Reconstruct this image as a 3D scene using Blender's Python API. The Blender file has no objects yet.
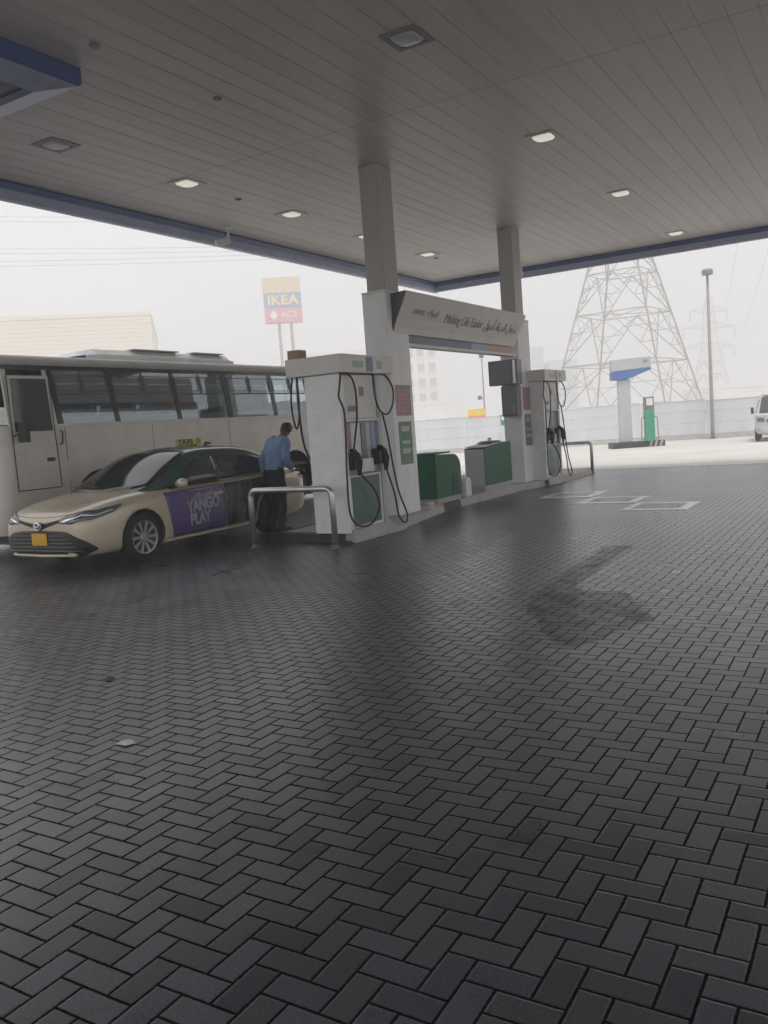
import bpy, bmesh, math, random
from mathutils import Vector, Matrix
from mathutils.bvhtree import BVHTree
random.seed(7)
sc = bpy.context.scene
COL = sc.collection
R = math.radians

# ------------------------------------------------------------------ camera
cam = bpy.data.cameras.new('camera'); camo = bpy.data.objects.new('camera', cam); COL.objects.link(camo)
cam.sensor_fit = 'VERTICAL'; cam.sensor_height = 36.0; cam.lens = 36.0 * 847.75 / 1024.0
cam.clip_start = 0.05; cam.clip_end = 3000
right = Vector((0.856010, 0.511854, -0.072468)); down = Vector((-0.011748, -0.120884, -0.992597)); fwd = Vector((-0.516825, 0.850525, -0.097465))
m3 = Matrix((right, -down, -fwd)).transposed()
camo.matrix_world = Matrix.Translation((0, 0, 1.5687)) @ m3.to_4x4()
sc.camera = camo

# ------------------------------------------------------------------ light
SUN_EL, SUN_AZ = R(66), R(135)          # azimuth measured from +Y towards +X
w = bpy.data.worlds.new('World'); sc.world = w; w.use_nodes = True
nt = w.node_tree; nt.nodes.clear()
sky = nt.nodes.new('ShaderNodeTexSky'); sky.sky_type = 'NISHITA'; sky.sun_disc = False
sky.sun_elevation = SUN_EL; sky.sun_rotation = SUN_AZ; sky.dust_density = 6; sky.air_density = 1.0; sky.ozone_density = 1
hsv = nt.nodes.new('ShaderNodeHueSaturation'); hsv.inputs['Saturation'].default_value = 0.12
mx = nt.nodes.new('ShaderNodeMix'); mx.data_type = 'RGBA'; mx.inputs[0].default_value = 0.55
mx.inputs[7].default_value = (9.9, 9.9, 10.2, 1)
bg = nt.nodes.new('ShaderNodeBackground'); bg.inputs[1].default_value = 0.1
wo = nt.nodes.new('ShaderNodeOutputWorld')
nt.links.new(sky.outputs[0], hsv.inputs['Color']); nt.links.new(hsv.outputs[0], mx.inputs[6])
nt.links.new(mx.outputs[2], bg.inputs[0]); nt.links.new(bg.outputs[0], wo.inputs[0])
sl = bpy.data.lights.new('sun', 'SUN'); sl.energy = 1.5; sl.angle = R(12); sl.color = (1, 0.975, 0.95)
so = bpy.data.objects.new('sun', sl); COL.objects.link(so)
sd = Vector((math.sin(SUN_AZ) * math.cos(SUN_EL), math.cos(SUN_AZ) * math.cos(SUN_EL), math.sin(SUN_EL)))
so.rotation_euler = sd.to_track_quat('Z', 'Y').to_euler(); so.location = sd * 60
sc.view_settings.view_transform = 'Standard'; sc.view_settings.look = 'None'
sc.view_settings.gamma = 1; sc.view_settings.use_curve_mapping = False
sc.view_settings.exposure = 0.66
sc.render.engine = 'CYCLES'
cy = sc.cycles; cy.use_denoising = True; cy.max_bounces = 8; cy.diffuse_bounces = 4; cy.glossy_bounces = 4
cy.transparent_max_bounces = 16; cy.volume_bounces = 1; cy.sample_clamp_indirect = 6
HAZE_DENSITY = 0.0070

# ------------------------------------------------------------------ materials
def nodes(m): return m.node_tree.nodes, m.node_tree.links
def mat(name, col, rough=0.6, metal=0.0, var=0.12, scale=4.0, bump=0.0, bscale=60.0, spec=0.5, coat=0.0, dirt=0.0, dcol=(0.10, 0.085, 0.07), stretch=(1, 1, 1)):
    m = bpy.data.materials.new(name); m.use_nodes = True
    n, l = nodes(m); b = n['Principled BSDF']
    tc = n.new('ShaderNodeTexCoord'); mp = n.new('ShaderNodeMapping'); mp.inputs['Scale'].default_value = stretch
    l.new(tc.outputs['Object'], mp.inputs[0])
    tx = n.new('ShaderNodeTexNoise'); tx.inputs['Scale'].default_value = scale; tx.inputs['Detail'].default_value = 6
    l.new(mp.outputs[0], tx.inputs['Vector'])
    mr = n.new('ShaderNodeMapRange'); mr.inputs['From Min'].default_value = .3; mr.inputs['From Max'].default_value = .7
    mr.inputs['To Min'].default_value = 1 - var; mr.inputs['To Max'].default_value = 1 + var
    l.new(tx.outputs['Fac'], mr.inputs['Value'])
    mul = n.new('ShaderNodeMix'); mul.data_type = 'RGBA'; mul.blend_type = 'MULTIPLY'; mul.inputs[0].default_value = 1
    mul.inputs[6].default_value = (*col, 1); l.new(mr.outputs[0], mul.inputs[7])
    out = mul.outputs[2]
    if dirt:
        t2 = n.new('ShaderNodeTexNoise'); t2.inputs['Scale'].default_value = scale * 2.3; t2.inputs['Detail'].default_value = 8; t2.inputs['Roughness'].default_value = .7
        l.new(mp.outputs[0], t2.inputs['Vector'])
        r2 = n.new('ShaderNodeMapRange'); r2.inputs['From Min'].default_value = .52; r2.inputs['From Max'].default_value = .75; r2.inputs['To Max'].default_value = dirt
        l.new(t2.outputs['Fac'], r2.inputs['Value'])
        d = n.new('ShaderNodeMix'); d.data_type = 'RGBA'; d.inputs[7].default_value = (*dcol, 1)
        l.new(r2.outputs[0], d.inputs[0]); l.new(out, d.inputs[6]); out = d.outputs[2]
    l.new(out, b.inputs['Base Color'])
    rr = n.new('ShaderNodeMapRange'); rr.inputs['To Min'].default_value = max(0.02, rough - .08); rr.inputs['To Max'].default_value = min(1, rough + .08)
    l.new(tx.outputs['Fac'], rr.inputs['Value']); l.new(rr.outputs[0], b.inputs['Roughness'])
    b.inputs['Metallic'].default_value = metal; b.inputs['Specular IOR Level'].default_value = spec
    if coat: b.inputs['Coat Weight'].default_value = coat; b.inputs['Coat Roughness'].default_value = .06
    if bump:
        t3 = n.new('ShaderNodeTexNoise'); t3.inputs['Scale'].default_value = bscale; t3.inputs['Detail'].default_value = 4
        l.new(mp.outputs[0], t3.inputs['Vector'])
        bp = n.new('ShaderNodeBump'); bp.inputs['Strength'].default_value = bump; bp.inputs['Distance'].default_value = .01
        l.new(t3.outputs['Fac'], bp.inputs['Height']); l.new(bp.outputs[0], b.inputs['Normal'])
    return m
def emit(name, col, s):
    m = mat(name, (.8, .78, .7), .4); b = m.node_tree.nodes['Principled BSDF']
    b.inputs['Emission Color'].default_value = (*col, 1); b.inputs['Emission Strength'].default_value = s; return m
def glass(name, tint, refl=1.5):
    m = bpy.data.materials.new(name); m.use_nodes = True; n, l = nodes(m); n.remove(n['Principled BSDF'])
    t = n.new('ShaderNodeBsdfTransparent'); t.inputs[0].default_value = (*tint, 1)
    g = n.new('ShaderNodeBsdfGlossy'); g.inputs['Roughness'].default_value = .03; g.inputs[0].default_value = (.9, .95, 1, 1)
    lw = n.new('ShaderNodeLayerWeight'); lw.inputs['Blend'].default_value = .5
    p5 = n.new('ShaderNodeMath'); p5.operation = 'POWER'; p5.inputs[1].default_value = 4; l.new(lw.outputs['Facing'], p5.inputs[0])
    f = n.new('ShaderNodeMath'); f.operation = 'MULTIPLY_ADD'; f.inputs[1].default_value = .9; f.inputs[2].default_value = refl; f.use_clamp = True; l.new(p5.outputs[0], f.inputs[0])
    x = n.new('ShaderNodeMixShader'); l.new(f.outputs[0], x.inputs[0]); l.new(t.outputs[0], x.inputs[1]); l.new(g.outputs[0], x.inputs[2])
    l.new(x.outputs[0], n['Material Output'].inputs[0]); return m

M = dict(
    cream=mat('cream_panel', (.71, .68, .635), .5, var=.06, dirt=.18, scale=2),
    white=mat('white_panel', (.86, .86, .86), .45, var=.06, dirt=.20, scale=2.5),
    whitep=mat('white_paint', (.72, .72, .71), .5, var=.08, dirt=.25, scale=6),
    colclad=mat('column_cladding', (.84, .835, .82), .5, var=.06, dirt=.18, scale=2, stretch=(1, 1, .25)),
    shaft=mat('column_shaft_paint', (.40, .385, .36), .45, var=.06, dirt=.12, scale=3, stretch=(2, 2, .2)),
    ceiling=mat('ceiling_plank_paint', (.56, .52, .475), .42, var=.07, dirt=.16, scale=1.2, stretch=(3.2, .15, 1)),
    gap=mat('panel_gap', (.05, .05, .05), .9),
    blue=mat('blue_fascia', (.075, .115, .29), .3, var=.12, dirt=.1, scale=1.5),
    bluepale=mat('pale_blue_trim', (.38, .42, .56), .4, var=.1),
    bluemid=mat('blue_sign', (.07, .15, .38), .4),
    purple=mat('purple_graphic', (.105, .068, .215), .32, var=.12, coat=.25),
    darkwrap=None,
    steel=mat('brushed_steel', (.56, .56, .56), .34, metal=.85, var=.12, scale=9, bump=.05, stretch=(1, 1, .1)),
    greymetal=mat('grey_metal', (.17, .17, .175), .4, metal=.3, var=.12, scale=6),
    dgrey=mat('dark_grey_metal', (.085, .085, .088), .42, metal=.2, var=.15),
    lgrey=mat('light_grey_panel', (.46, .47, .49), .4, var=.07, dirt=.1),
    green=mat('dark_green_paint', (.02, .115, .06), .5, var=.14, dirt=.15, scale=3, spec=.25),
    greenp=mat('green_dispenser_panel', (.024, .095, .08), .35, var=.12, dirt=.1, coat=.2),
    greenb=mat('bright_green_panel', (.03, .28, .15), .35, var=.1),
    black=mat('black_rubber', (.012, .012, .013), .5, var=.2),
    blackgl=mat('black_gloss', (.01, .01, .011), .18, var=.2),
    kerbw=mat('kerb_concrete', (.42, .41, .39), .75, var=.14, scale=5, bump=.3, dirt=.4),
    kerbb=mat('kerb_black_paint', (.018, .018, .02), .55, var=.3, scale=7, dirt=.2, dcol=(.1, .1, .1)),
    concrete=mat('concrete', (.42, .41, .39), .8, var=.14, scale=3, bump=.3, dirt=.35),
    beige=mat('beige_car_paint', (.58, .50, .37), .3, metal=.15, var=.03, coat=.7, scale=3),
    roofgreen=mat('green_roof_paint', (.010, .06, .045), .25, var=.06, coat=.6),
    tint=mat('tinted_glass', (.012, .014, .016), .05, spec=.8, var=.2),
    chrome=mat('chrome', (.75, .75, .76), .14, metal=1, var=.05),
    silver=mat('silver_alloy', (.42, .42, .43), .32, metal=.7, var=.08),
    lens=mat('headlight_lens', (.16, .17, .19), .08, metal=.5, var=.5, scale=22, spec=.8),
    red=mat('tail_lamp_red', (.30, .015, .015), .2, var=.1),
    yellow=mat('yellow_plate', (.72, .40, .02), .45, var=.1),
    ytaxi=mat('yellow_sign_plastic', (.42, .36, .07), .35, var=.12),
    bus=mat('bus_cream_paint', (.73, .695, .62), .38, var=.07, dirt=.18, scale=1.4, coat=.25),
    busroof=mat('bus_roof_paint', (.5, .48, .44), .5, var=.08, dirt=.25, scale=2),
    busdark=mat('bus_window_surround', (.014, .015, .017), .16, var=.2),
    seat=mat('seat_fabric', (.05, .055, .07), .9, var=.2, scale=20),
    shirt=mat('blue_shirt_cloth', (.19, .29, .49), .85, var=.18, scale=9, bump=1.0, bscale=16),
    trouser=mat('black_trouser_cloth', (.012, .012, .015), .85, var=.25, scale=10, bump=.4, bscale=14),
    skin=mat('brown_skin', (.17, .085, .055), .55, var=.08, scale=20),
    hair=mat('black_hair', (.010, .009, .008), .6, var=.3, scale=70, bump=.8, bscale=120),
    shoe=mat('black_leather', (.012, .011, .011), .35),
    tyre=mat('tyre_rubber', (.015, .015, .016), .8, var=.2, bump=.3),
    galv=mat('galvanised_steel', (.27, .255, .235), .55, metal=.3, var=.1),
    hoard=mat('hoarding_sheet', (.64, .65, .67), .5, var=.07, dirt=.2, scale=.6, stretch=(1, 1, .3)),
    bldw=mat('pale_render_wall', (.74, .70, .66), .8, var=.06, scale=.2),  # lightened, so part of the distance haze is in the wall colour
    bldc=mat('cream_cladding', (.68, .62, .52), .7, var=.05, scale=.1),
    bldg=mat('grey_tower_wall', (.26, .29, .34), .7, var=.08, scale=.1),
    bldwin=mat('building_window', (.36, .37, .39), .4),  # window tone paled too, carrying some of the haze
    sredsign=mat('haze_paled_red_sign', (.60, .19, .22), .5), bluehaze=mat('haze_paled_blue_sign', (.15, .23, .46), .5), ytext=mat('yellow_lettering', (.78, .62, .18), .4),  # red and blue boards paled: distance haze put into their colours
    tan=mat('tan_sign', (.60, .47, .28), .5), orange=mat('orange_sign', (.70, .16, .03), .5), yel2=mat('yellow_sign', (.78, .50, .02), .5),  # tan board paled likewise, haze included in its colour
    wtext=mat('white_lettering', (.75, .75, .75), .5), dtext=mat('dark_lettering', (.12, .12, .13), .5), gtext=mat('grey_lettering', (.27, .27, .29), .5),
    redstk=mat('red_sticker', (.40, .22, .22), .5, scale=14, var=.25), grnstk=mat('green_sticker', (.13, .25, .15), .5, scale=12, var=.3),
    salmon=mat('salmon_sign_panel', (.50, .26, .21), .45), paleb=mat('light_blue_panel', (.30, .38, .55), .45), slate=mat('slate_blue_panel', (.13, .145, .20), .4),
    lampframe=mat('lamp_frame_paint', (.22, .21, .20), .5), lampglass=emit('lit_lamp_lens', (1, .96, .84), .33), lampoff=mat('unlit_lamp_lens', (.50, .50, .47), .3),
    paper=mat('paper_litter', (.6, .6, .6), .8),
)
def plank_tone():
    m = M['ceiling']; n, l = nodes(m); b = n['Principled BSDF']; src = b.inputs['Base Color'].links[0].from_socket
    tc = n.new('ShaderNodeTexCoord'); sp = n.new('ShaderNodeSeparateXYZ'); l.new(tc.outputs['Object'], sp.inputs[0])
    a = n.new('ShaderNodeMath'); a.operation = 'DIVIDE'; a.inputs[1].default_value = .305; c0 = n.new('ShaderNodeMath'); c0.operation = 'ADD'; c0.inputs[1].default_value = 11.56
    l.new(sp.outputs[0], c0.inputs[0]); l.new(c0.outputs[0], a.inputs[0]); f = n.new('ShaderNodeMath'); f.operation = 'FLOOR'; l.new(a.outputs[0], f.inputs[0])
    y = n.new('ShaderNodeMath'); y.operation = 'DIVIDE'; y.inputs[1].default_value = 5.95; y0 = n.new('ShaderNodeMath'); y0.operation = 'ADD'; y0.inputs[1].default_value = 1.5; l.new(sp.outputs[1], y0.inputs[0]); l.new(y0.outputs[0], y.inputs[0]); g_ = n.new('ShaderNodeMath'); g_.operation = 'FLOOR'; l.new(y.outputs[0], g_.inputs[0])
    cb = n.new('ShaderNodeCombineXYZ'); l.new(f.outputs[0], cb.inputs[0]); l.new(g_.outputs[0], cb.inputs[1])
    wn = n.new('ShaderNodeTexWhiteNoise'); wn.noise_dimensions = '2D'; l.new(cb.outputs[0], wn.inputs['Vector'])
    mr = n.new('ShaderNodeMapRange'); mr.inputs['To Min'].default_value = .95; mr.inputs['To Max'].default_value = 1.05; l.new(wn.outputs['Value'], mr.inputs['Value'])
    mx_ = n.new('ShaderNodeMix'); mx_.data_type = 'RGBA'; mx_.blend_type = 'MULTIPLY'; mx_.inputs[0].default_value = 1; l.new(src, mx_.inputs[6]); l.new(mr.outputs[0], mx_.inputs[7]); l.new(mx_.outputs[2], b.inputs['Base Color'])
plank_tone()
# dark photo wrap of the rear door: murky dark figures
def wrapmat():
    m = mat('dark_photo_wrap', (.016, .013, .014), .3, coat=.2); n, l = nodes(m); b = n['Principled BSDF']
    tc = n.new('ShaderNodeTexCoord'); mp = n.new('ShaderNodeMapping'); mp.inputs['Scale'].default_value = (1, 7, 1.6)
    tx = n.new('ShaderNodeTexNoise'); tx.inputs['Scale'].default_value = 1.6; tx.inputs['Detail'].default_value = 3
    rp = n.new('ShaderNodeValToRGB'); e = rp.color_ramp.elements
    e[0].position = .50; e[0].color = (.012, .010, .012, 1); e[1].position = .70; e[1].color = (.20, .165, .15, 1)
    l.new(tc.outputs['Object'], mp.inputs[0]); l.new(mp.outputs[0], tx.inputs['Vector']); l.new(tx.outputs['Fac'], rp.inputs[0]); l.new(rp.outputs[0], b.inputs['Base Color'])
    return m
M['darkwrap'] = wrapmat()
GL_BUS = glass('bus_glass', (.62, .68, .70), .15)

def paver_mat():
    m = bpy.data.materials.new('herringbone_pavers'); m.use_nodes = True; n, l = nodes(m); b = n['Principled BSDF']
    def V(x):
        return x
    def math_(op, a, b_=None, c=None):
        q = n.new('ShaderNodeMath'); q.operation = op
        for i, v in enumerate((a, b_, c)):
            if v is None: continue
            if isinstance(v, (int, float)): q.inputs[i].default_value = v
            else: l.new(v, q.inputs[i])
        return q.outputs[0]
    geo = n.new('ShaderNodeNewGeometry'); sep = n.new('ShaderNodeSeparateXYZ'); l.new(geo.outputs['Position'], sep.inputs[0])
    # slight wobble of the laid rows
    wob = n.new('ShaderNodeTexNoise'); wob.inputs['Scale'].default_value = .9; wob.inputs['Detail'].default_value = 1; l.new(geo.outputs['Position'], wob.inputs['Vector'])
    sw = n.new('ShaderNodeSeparateColor'); l.new(wob.outputs['Color'], sw.inputs[0])
    A = math_('ADD', math_('MULTIPLY', sep.outputs[0], 10.0), math_('ADD', math_('MULTIPLY', sw.outputs[0], .25), 9.66 - .12))
    B = math_('ADD', math_('MULTIPLY', sep.outputs[1], 10.0), math_('ADD', math_('MULTIPLY', sw.outputs[1], .25), -24.03 - .12))
    i = math_('FLOOR', A); j = math_('FLOOR', B); fx = math_('FRACT', A); fy = math_('FRACT', B)
    k = math_('FLOORED_MODULO', math_('ADD', i, j), 4.0)
    def eq(v): return math_('COMPARE', k, float(v), .5)
    k0, k1, k2, k3 = eq(0), eq(1), eq(2), eq(3)
    big = lambda f: math_('MULTIPLY', f, 9.0)
    dl = math_('ADD', fx, big(k0)); dr = math_('ADD', math_('SUBTRACT', 1.0, fx), big(k3))
    db = math_('ADD', fy, big(k2)); dt = math_('ADD', math_('SUBTRACT', 1.0, fy), big(k1))
    d = math_('MINIMUM', math_('MINIMUM', dl, dr), math_('MINIMUM', db, dt))
    bi = math_('SUBTRACT', i, k0); bj = math_('SUBTRACT', j, k2)
    cmb = n.new('ShaderNodeCombineXYZ'); l.new(bi, cmb.inputs[0]); l.new(bj, cmb.inputs[1])
    wn = n.new('ShaderNodeTexWhiteNoise'); wn.noise_dimensions = '2D'; l.new(cmb.outputs[0], wn.inputs['Vector'])
    # edge wear
    en = n.new('ShaderNodeTexNoise'); en.inputs['Scale'].default_value = 55; en.inputs['Detail'].default_value = 3; l.new(geo.outputs['Position'], en.inputs['Vector'])
    dd = math_('ADD', d, math_('MULTIPLY', math_('SUBTRACT', en.outputs['Fac'], .5), .06))
    def ss(v, a, b_, lo=0., hi=1.):
        r = n.new('ShaderNodeMapRange'); r.interpolation_type = 'SMOOTHSTEP'; r.inputs['From Min'].default_value = a; r.inputs['From Max'].default_value = b_
        r.inputs['To Min'].default_value = lo; r.inputs['To Max'].default_value = hi; l.new(v, r.inputs['Value']); return r.outputs[0]
    brick = ss(dd, .030, .072)
    hgt = ss(dd, .03, .11)
    # brick tone
    big_n = n.new('ShaderNodeTexNoise'); big_n.inputs['Scale'].default_value = .55; big_n.inputs['Detail'].default_value = 5; l.new(geo.outputs['Position'], big_n.inputs['Vector'])
    fine = n.new('ShaderNodeTexNoise'); fine.inputs['Scale'].default_value = 130; fine.inputs['Detail'].default_value = 2; l.new(geo.outputs['Position'], fine.inputs['Vector'])
    tone = math_('MULTIPLY', math_('ADD', .66, math_('MULTIPLY', wn.outputs['Value'], .62)),
                 math_('MULTIPLY', math_('ADD', .62, math_('MULTIPLY', big_n.outputs['Fac'], .76)), ss(fine.outputs['Fac'], .36, .64, .30, 1.70)))
    # stain: a strip and a spread-out patch, ragged edge, darker and smoother
    sn = n.new('ShaderNodeTexNoise'); sn.inputs['Scale'].default_value = 2.2; sn.inputs['Detail'].default_value = 6; l.new(geo.outputs['Position'], sn.inputs['Vector'])
    def seg(p, q, r0):
        px, py = p; qx, qy = q; dx, dy = qx - px, qy - py; L2 = dx * dx + dy * dy
        ux = math_('SUBTRACT', sep.outputs[0], px); uy = math_('SUBTRACT', sep.outputs[1], py)
        t = math_('DIVIDE', math_('ADD', math_('MULTIPLY', ux, dx), math_('MULTIPLY', uy, dy)), L2)
        t.node.use_clamp = True
        ex = math_('SUBTRACT', ux, math_('MULTIPLY', t, dx)); ey = math_('SUBTRACT', uy, math_('MULTIPLY', t, dy))
        dist = math_('SQRT', math_('ADD', math_('MULTIPLY', ex, ex), math_('MULTIPLY', ey, ey)))
        dist = math_('ADD', dist, math_('MULTIPLY', math_('SUBTRACT', sn.outputs['Fac'], .5), .30))
        return ss(dist, r0, r0 + .06, 1., 0.)
    s2 = math_('MAXIMUM', seg((-5.0, 11.5), (-4.4, 8.0), .25), seg((-7.5, 8.3), (-9.0, 6.6), .35))
    s = math_('MULTIPLY', s2, .35)
    # scattered drips of oil
    vo = n.new('ShaderNodeTexNoise'); vo.inputs['Scale'].default_value = 1.3; vo.inputs['Detail'].default_value = 8; vo.inputs['Roughness'].default_value = .65; l.new(geo.outputs['Position'], vo.inputs['Vector'])
    s = math_('MAXIMUM', s, ss(vo.outputs['Fac'], .58, .70, 0., .5))
    v2 = n.new('ShaderNodeTexVoronoi'); v2.inputs['Scale'].default_value = 1.1; l.new(geo.outputs['Position'], v2.inputs['Vector'])
    s = math_('MAXIMUM', s, ss(math_('ADD', v2.outputs['Distance'], math_('MULTIPLY', sn.outputs['Fac'], .12)), .09, .15, .7, 0.))
    tone = math_('MULTIPLY', tone, math_('SUBTRACT', 1.0, math_('MULTIPLY', s, .68)))
    cm = n.new('ShaderNodeMix'); cm.data_type = 'RGBA'; cm.inputs[6].default_value = (.005, .005, .0055, 1)
    bc = n.new('ShaderNodeMix'); bc.data_type = 'RGBA'; bc.blend_type = 'MULTIPLY'; bc.inputs[0].default_value = 1
    tintm = n.new('ShaderNodeMix'); tintm.data_type = 'RGBA'; tintm.inputs[6].default_value = (.028, .031, .044, 1); tintm.inputs[7].default_value = (.037, .034, .041, 1)
    l.new(wn.outputs['Color'], tintm.inputs[0])
    l.new(tintm.outputs[2], bc.inputs[6]); l.new(tone, bc.inputs[7])
    l.new(brick, cm.inputs[0]); l.new(bc.outputs[2], cm.inputs[7]); l.new(cm.outputs[2], b.inputs['Base Color'])
    rg = math_('SUBTRACT', math_('ADD', .31, math_('MULTIPLY', big_n.outputs['Fac'], .16)), math_('MULTIPLY', s, .04))
    wr = n.new('ShaderNodeTexWhiteNoise'); wr.noise_dimensions = '3D'; cw_ = n.new('ShaderNodeCombineXYZ'); l.new(bi, cw_.inputs[0]); l.new(bj, cw_.inputs[1]); cw_.inputs[2].default_value = 3.3; l.new(cw_.outputs[0], wr.inputs['Vector'])
    rg = math_('ADD', rg, math_('MULTIPLY', math_('SUBTRACT', wr.outputs['Value'], .5), .22))
    l.new(rg, b.inputs['Roughness']); l.new(math_('MULTIPLY', brick, math_('SUBTRACT', .80, math_('MULTIPLY', s, .55))), b.inputs['Specular IOR Level'])
    l.new(math_('MULTIPLY', brick, math_('MULTIPLY', math_('SUBTRACT', .62, math_('MULTIPLY', s, .42)), ss(wr.outputs['Value'], 0., 1., .55, 1.35))), b.inputs['Coat Weight']); b.inputs['Coat Roughness'].default_value = .30; b.inputs['Coat IOR'].default_value = 1.6
    tilt = math_('MULTIPLY', big_n.outputs['Fac'], .3)
    wc2 = n.new('ShaderNodeSeparateColor'); l.new(wn.outputs['Color'], wc2.inputs[0])
    lx = math_('MULTIPLY', math_('SUBTRACT', math_('SUBTRACT', A, bi), 1.0), math_('SUBTRACT', wc2.outputs[0], .5)); ly = math_('MULTIPLY', math_('SUBTRACT', math_('SUBTRACT', B, bj), 1.0), math_('SUBTRACT', wc2.outputs[1], .5))
    tilt = math_('ADD', tilt, math_('MULTIPLY', math_('ADD', lx, ly), 1.5))
    hh = math_('ADD', math_('ADD', hgt, tilt), math_('MULTIPLY', fine.outputs['Fac'], .06))
    bp = n.new('ShaderNodeBump'); bp.inputs['Strength'].default_value = .6; bp.inputs['Distance'].default_value = .0035
    l.new(hh, bp.inputs['Height']); l.new(bp.outputs[0], b.inputs['Normal'])
    return m
M['pavers'] = paver_mat()
def apron_mat():
    m = mat('concrete_apron', (.56, .538, .50), .8, var=.10, scale=.35, bump=.2, bscale=8, dirt=.25, dcol=(.28, .26, .23)); return m
M['apron'] = apron_mat()

# ------------------------------------------------------------------ mesh helpers
class MB:
    def __init__(s): s.v = []; s.f = []; s.mi = []; s.cur = 0
    def add(s, vs, fs, mi=None):
        o = len(s.v); s.v += [tuple(p) for p in vs]
        for f in fs: s.f.append(tuple(i + o for i in f)); s.mi.append(s.cur if mi is None else mi)
        return s
    def box(s, x0, x1, y0, y1, z0, z1, mi=None):
        return s.add([(x0, y0, z0), (x1, y0, z0), (x1, y1, z0), (x0, y1, z0), (x0, y0, z1), (x1, y0, z1), (x1, y1, z1), (x0, y1, z1)],
                     [(0, 3, 2, 1), (4, 5, 6, 7), (0, 1, 5, 4), (1, 2, 6, 5), (2, 3, 7, 6), (3, 0, 4, 7)], mi)
    def prism(s, pts, a, b, axis='x', mi=None):
        """closed outline pts in the two other axes, extruded from a to b along axis"""
        n = len(pts)
        def P(u, v, t): return (t, u, v) if axis == 'x' else ((u, t, v) if axis == 'y' else (u, v, t))
        vs = [P(u, v, a) for u, v in pts] + [P(u, v, b) for u, v in pts]
        fs = [tuple(range(n - 1, -1, -1)), tuple(range(n, 2 * n))] + [(i, (i + 1) % n, n + (i + 1) % n, n + i) for i in range(n)]
        return s.add(vs, fs, mi)
    def tube(s, pts, r, n=8, mi=None, caps=True):
        pts = [Vector(p) for p in pts]; N = len(pts); rs = r if isinstance(r, (list, tuple)) else [r] * N
        vs = []; up = None
        for i, p in enumerate(pts):
            t = (pts[min(i + 1, N - 1)] - pts[max(i - 1, 0)]).normalized()
            if up is None: up = Vector((0, 0, 1)) if abs(t.z) < .9 else Vector((1, 0, 0))
            a = t.cross(up)
            if a.length < 1e-4: a = t.cross(Vector((0, 1, 0)))
            a.normalize(); bb = a.cross(t).normalized(); up = bb
            for k in range(n):
                q = 2 * math.pi * k / n; vs.append(p + (a * math.cos(q) + bb * math.sin(q)) * rs[i])
        fs = [(i * n + k, i * n + (k + 1) % n, (i + 1) * n + (k + 1) % n, (i + 1) * n + k) for i in range(N - 1) for k in range(n)]
        if caps: fs += [tuple(range(n - 1, -1, -1)), tuple(range((N - 1) * n, N * n))]
        return s.add(vs, fs, mi)
    def lathe(s, prof, n=32, axis='x', c=(0, 0, 0), mi=None):
        """prof: list of (along axis, radius)"""
        vs = []
        for t, r in prof:
            for k in range(n):
                q = 2 * math.pi * k / n; u, v = r * math.cos(q), r * math.sin(q)
                p = (t, u, v) if axis == 'x' else ((u, t, v) if axis == 'y' else (u, v, t))
                vs.append((p[0] + c[0], p[1] + c[1], p[2] + c[2]))
        fs = [(i * n + k, i * n + (k + 1) % n, (i + 1) * n + (k + 1) % n, (i + 1) * n + k) for i in range(len(prof) - 1) for k in range(n)]
        return s.add(vs, fs, mi)
    def build(s, name, mats, parent=None, loc=None, bevel=0, seg=2, smooth=False, autosmooth=False):
        me = bpy.data.meshes.new(name); me.from_pydata(s.v, [], s.f)
        mats = mats if isinstance(mats, (list, tuple)) else [mats]
        for q in mats: me.materials.append(q)
        me.polygons.foreach_set('material_index', s.mi)
        bm = bmesh.new(); bm.from_mesh(me); bmesh.ops.remove_doubles(bm, verts=bm.verts, dist=1e-5); bmesh.ops.recalc_face_normals(bm, faces=bm.faces)
        if bevel:
            ed = [e for e in bm.edges if len(e.link_faces) == 2 and e.calc_face_angle(0) > .5]
            bmesh.ops.bevel(bm, geom=ed, offset=bevel, segments=seg, profile=.5, affect='EDGES', clamp_overlap=True)
        for f in bm.faces: f.smooth = smooth
        if autosmooth:
            for f in bm.faces: f.smooth = True
            for e in bm.edges: e.smooth = e.calc_face_angle(0) < .6 if len(e.link_faces) == 2 else False
        bm.to_mesh(me); bm.free()
        o = bpy.data.objects.new(name, me); COL.objects.link(o)
        if parent: o.parent = parent
        if loc: o.location = loc
        return o
def tag(o, label=None, cat=None, group=None, kind=None):
    if label: o['label'] = label
    if cat: o['category'] = cat
    if group: o['group'] = group
    if kind: o['kind'] = kind
    return o
def thing(name, label, cat, loc=(0, 0, 0), rz=0, group=None):
    o = bpy.data.objects.new(name, None); COL.objects.link(o); o.location = loc; o.rotation_euler = (0, 0, rz); o.empty_display_size = .2
    return tag(o, label, cat, group)
def dup(o, loc=None, label=None, parent=None, rz=None):
    c = o.copy(); COL.objects.link(c)
    if parent: c.parent = parent
    if loc is not None: c.location = loc
    if rz is not None: c.rotation_euler = (0, 0, rz)
    if label: c['label'] = label
    for ch in list(o.children): dup(ch, parent=c)
    return c
def spline(pts, k=8):
    pts = [Vector(p) for p in pts]; out = []
    for i in range(len(pts) - 1):
        p0 = pts[max(i - 1, 0)]; p1 = pts[i]; p2 = pts[i + 1]; p3 = pts[min(i + 2, len(pts) - 1)]
        for q in range(k):
            t = q / k
            out.append(.5 * ((2 * p1) + (p2 - p0) * t + (2 * p0 - 5 * p1 + 4 * p2 - p3) * t * t + (3 * p1 - p0 - 3 * p2 + p3) * t ** 3))
    out.append(pts[-1]); return out
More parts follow.
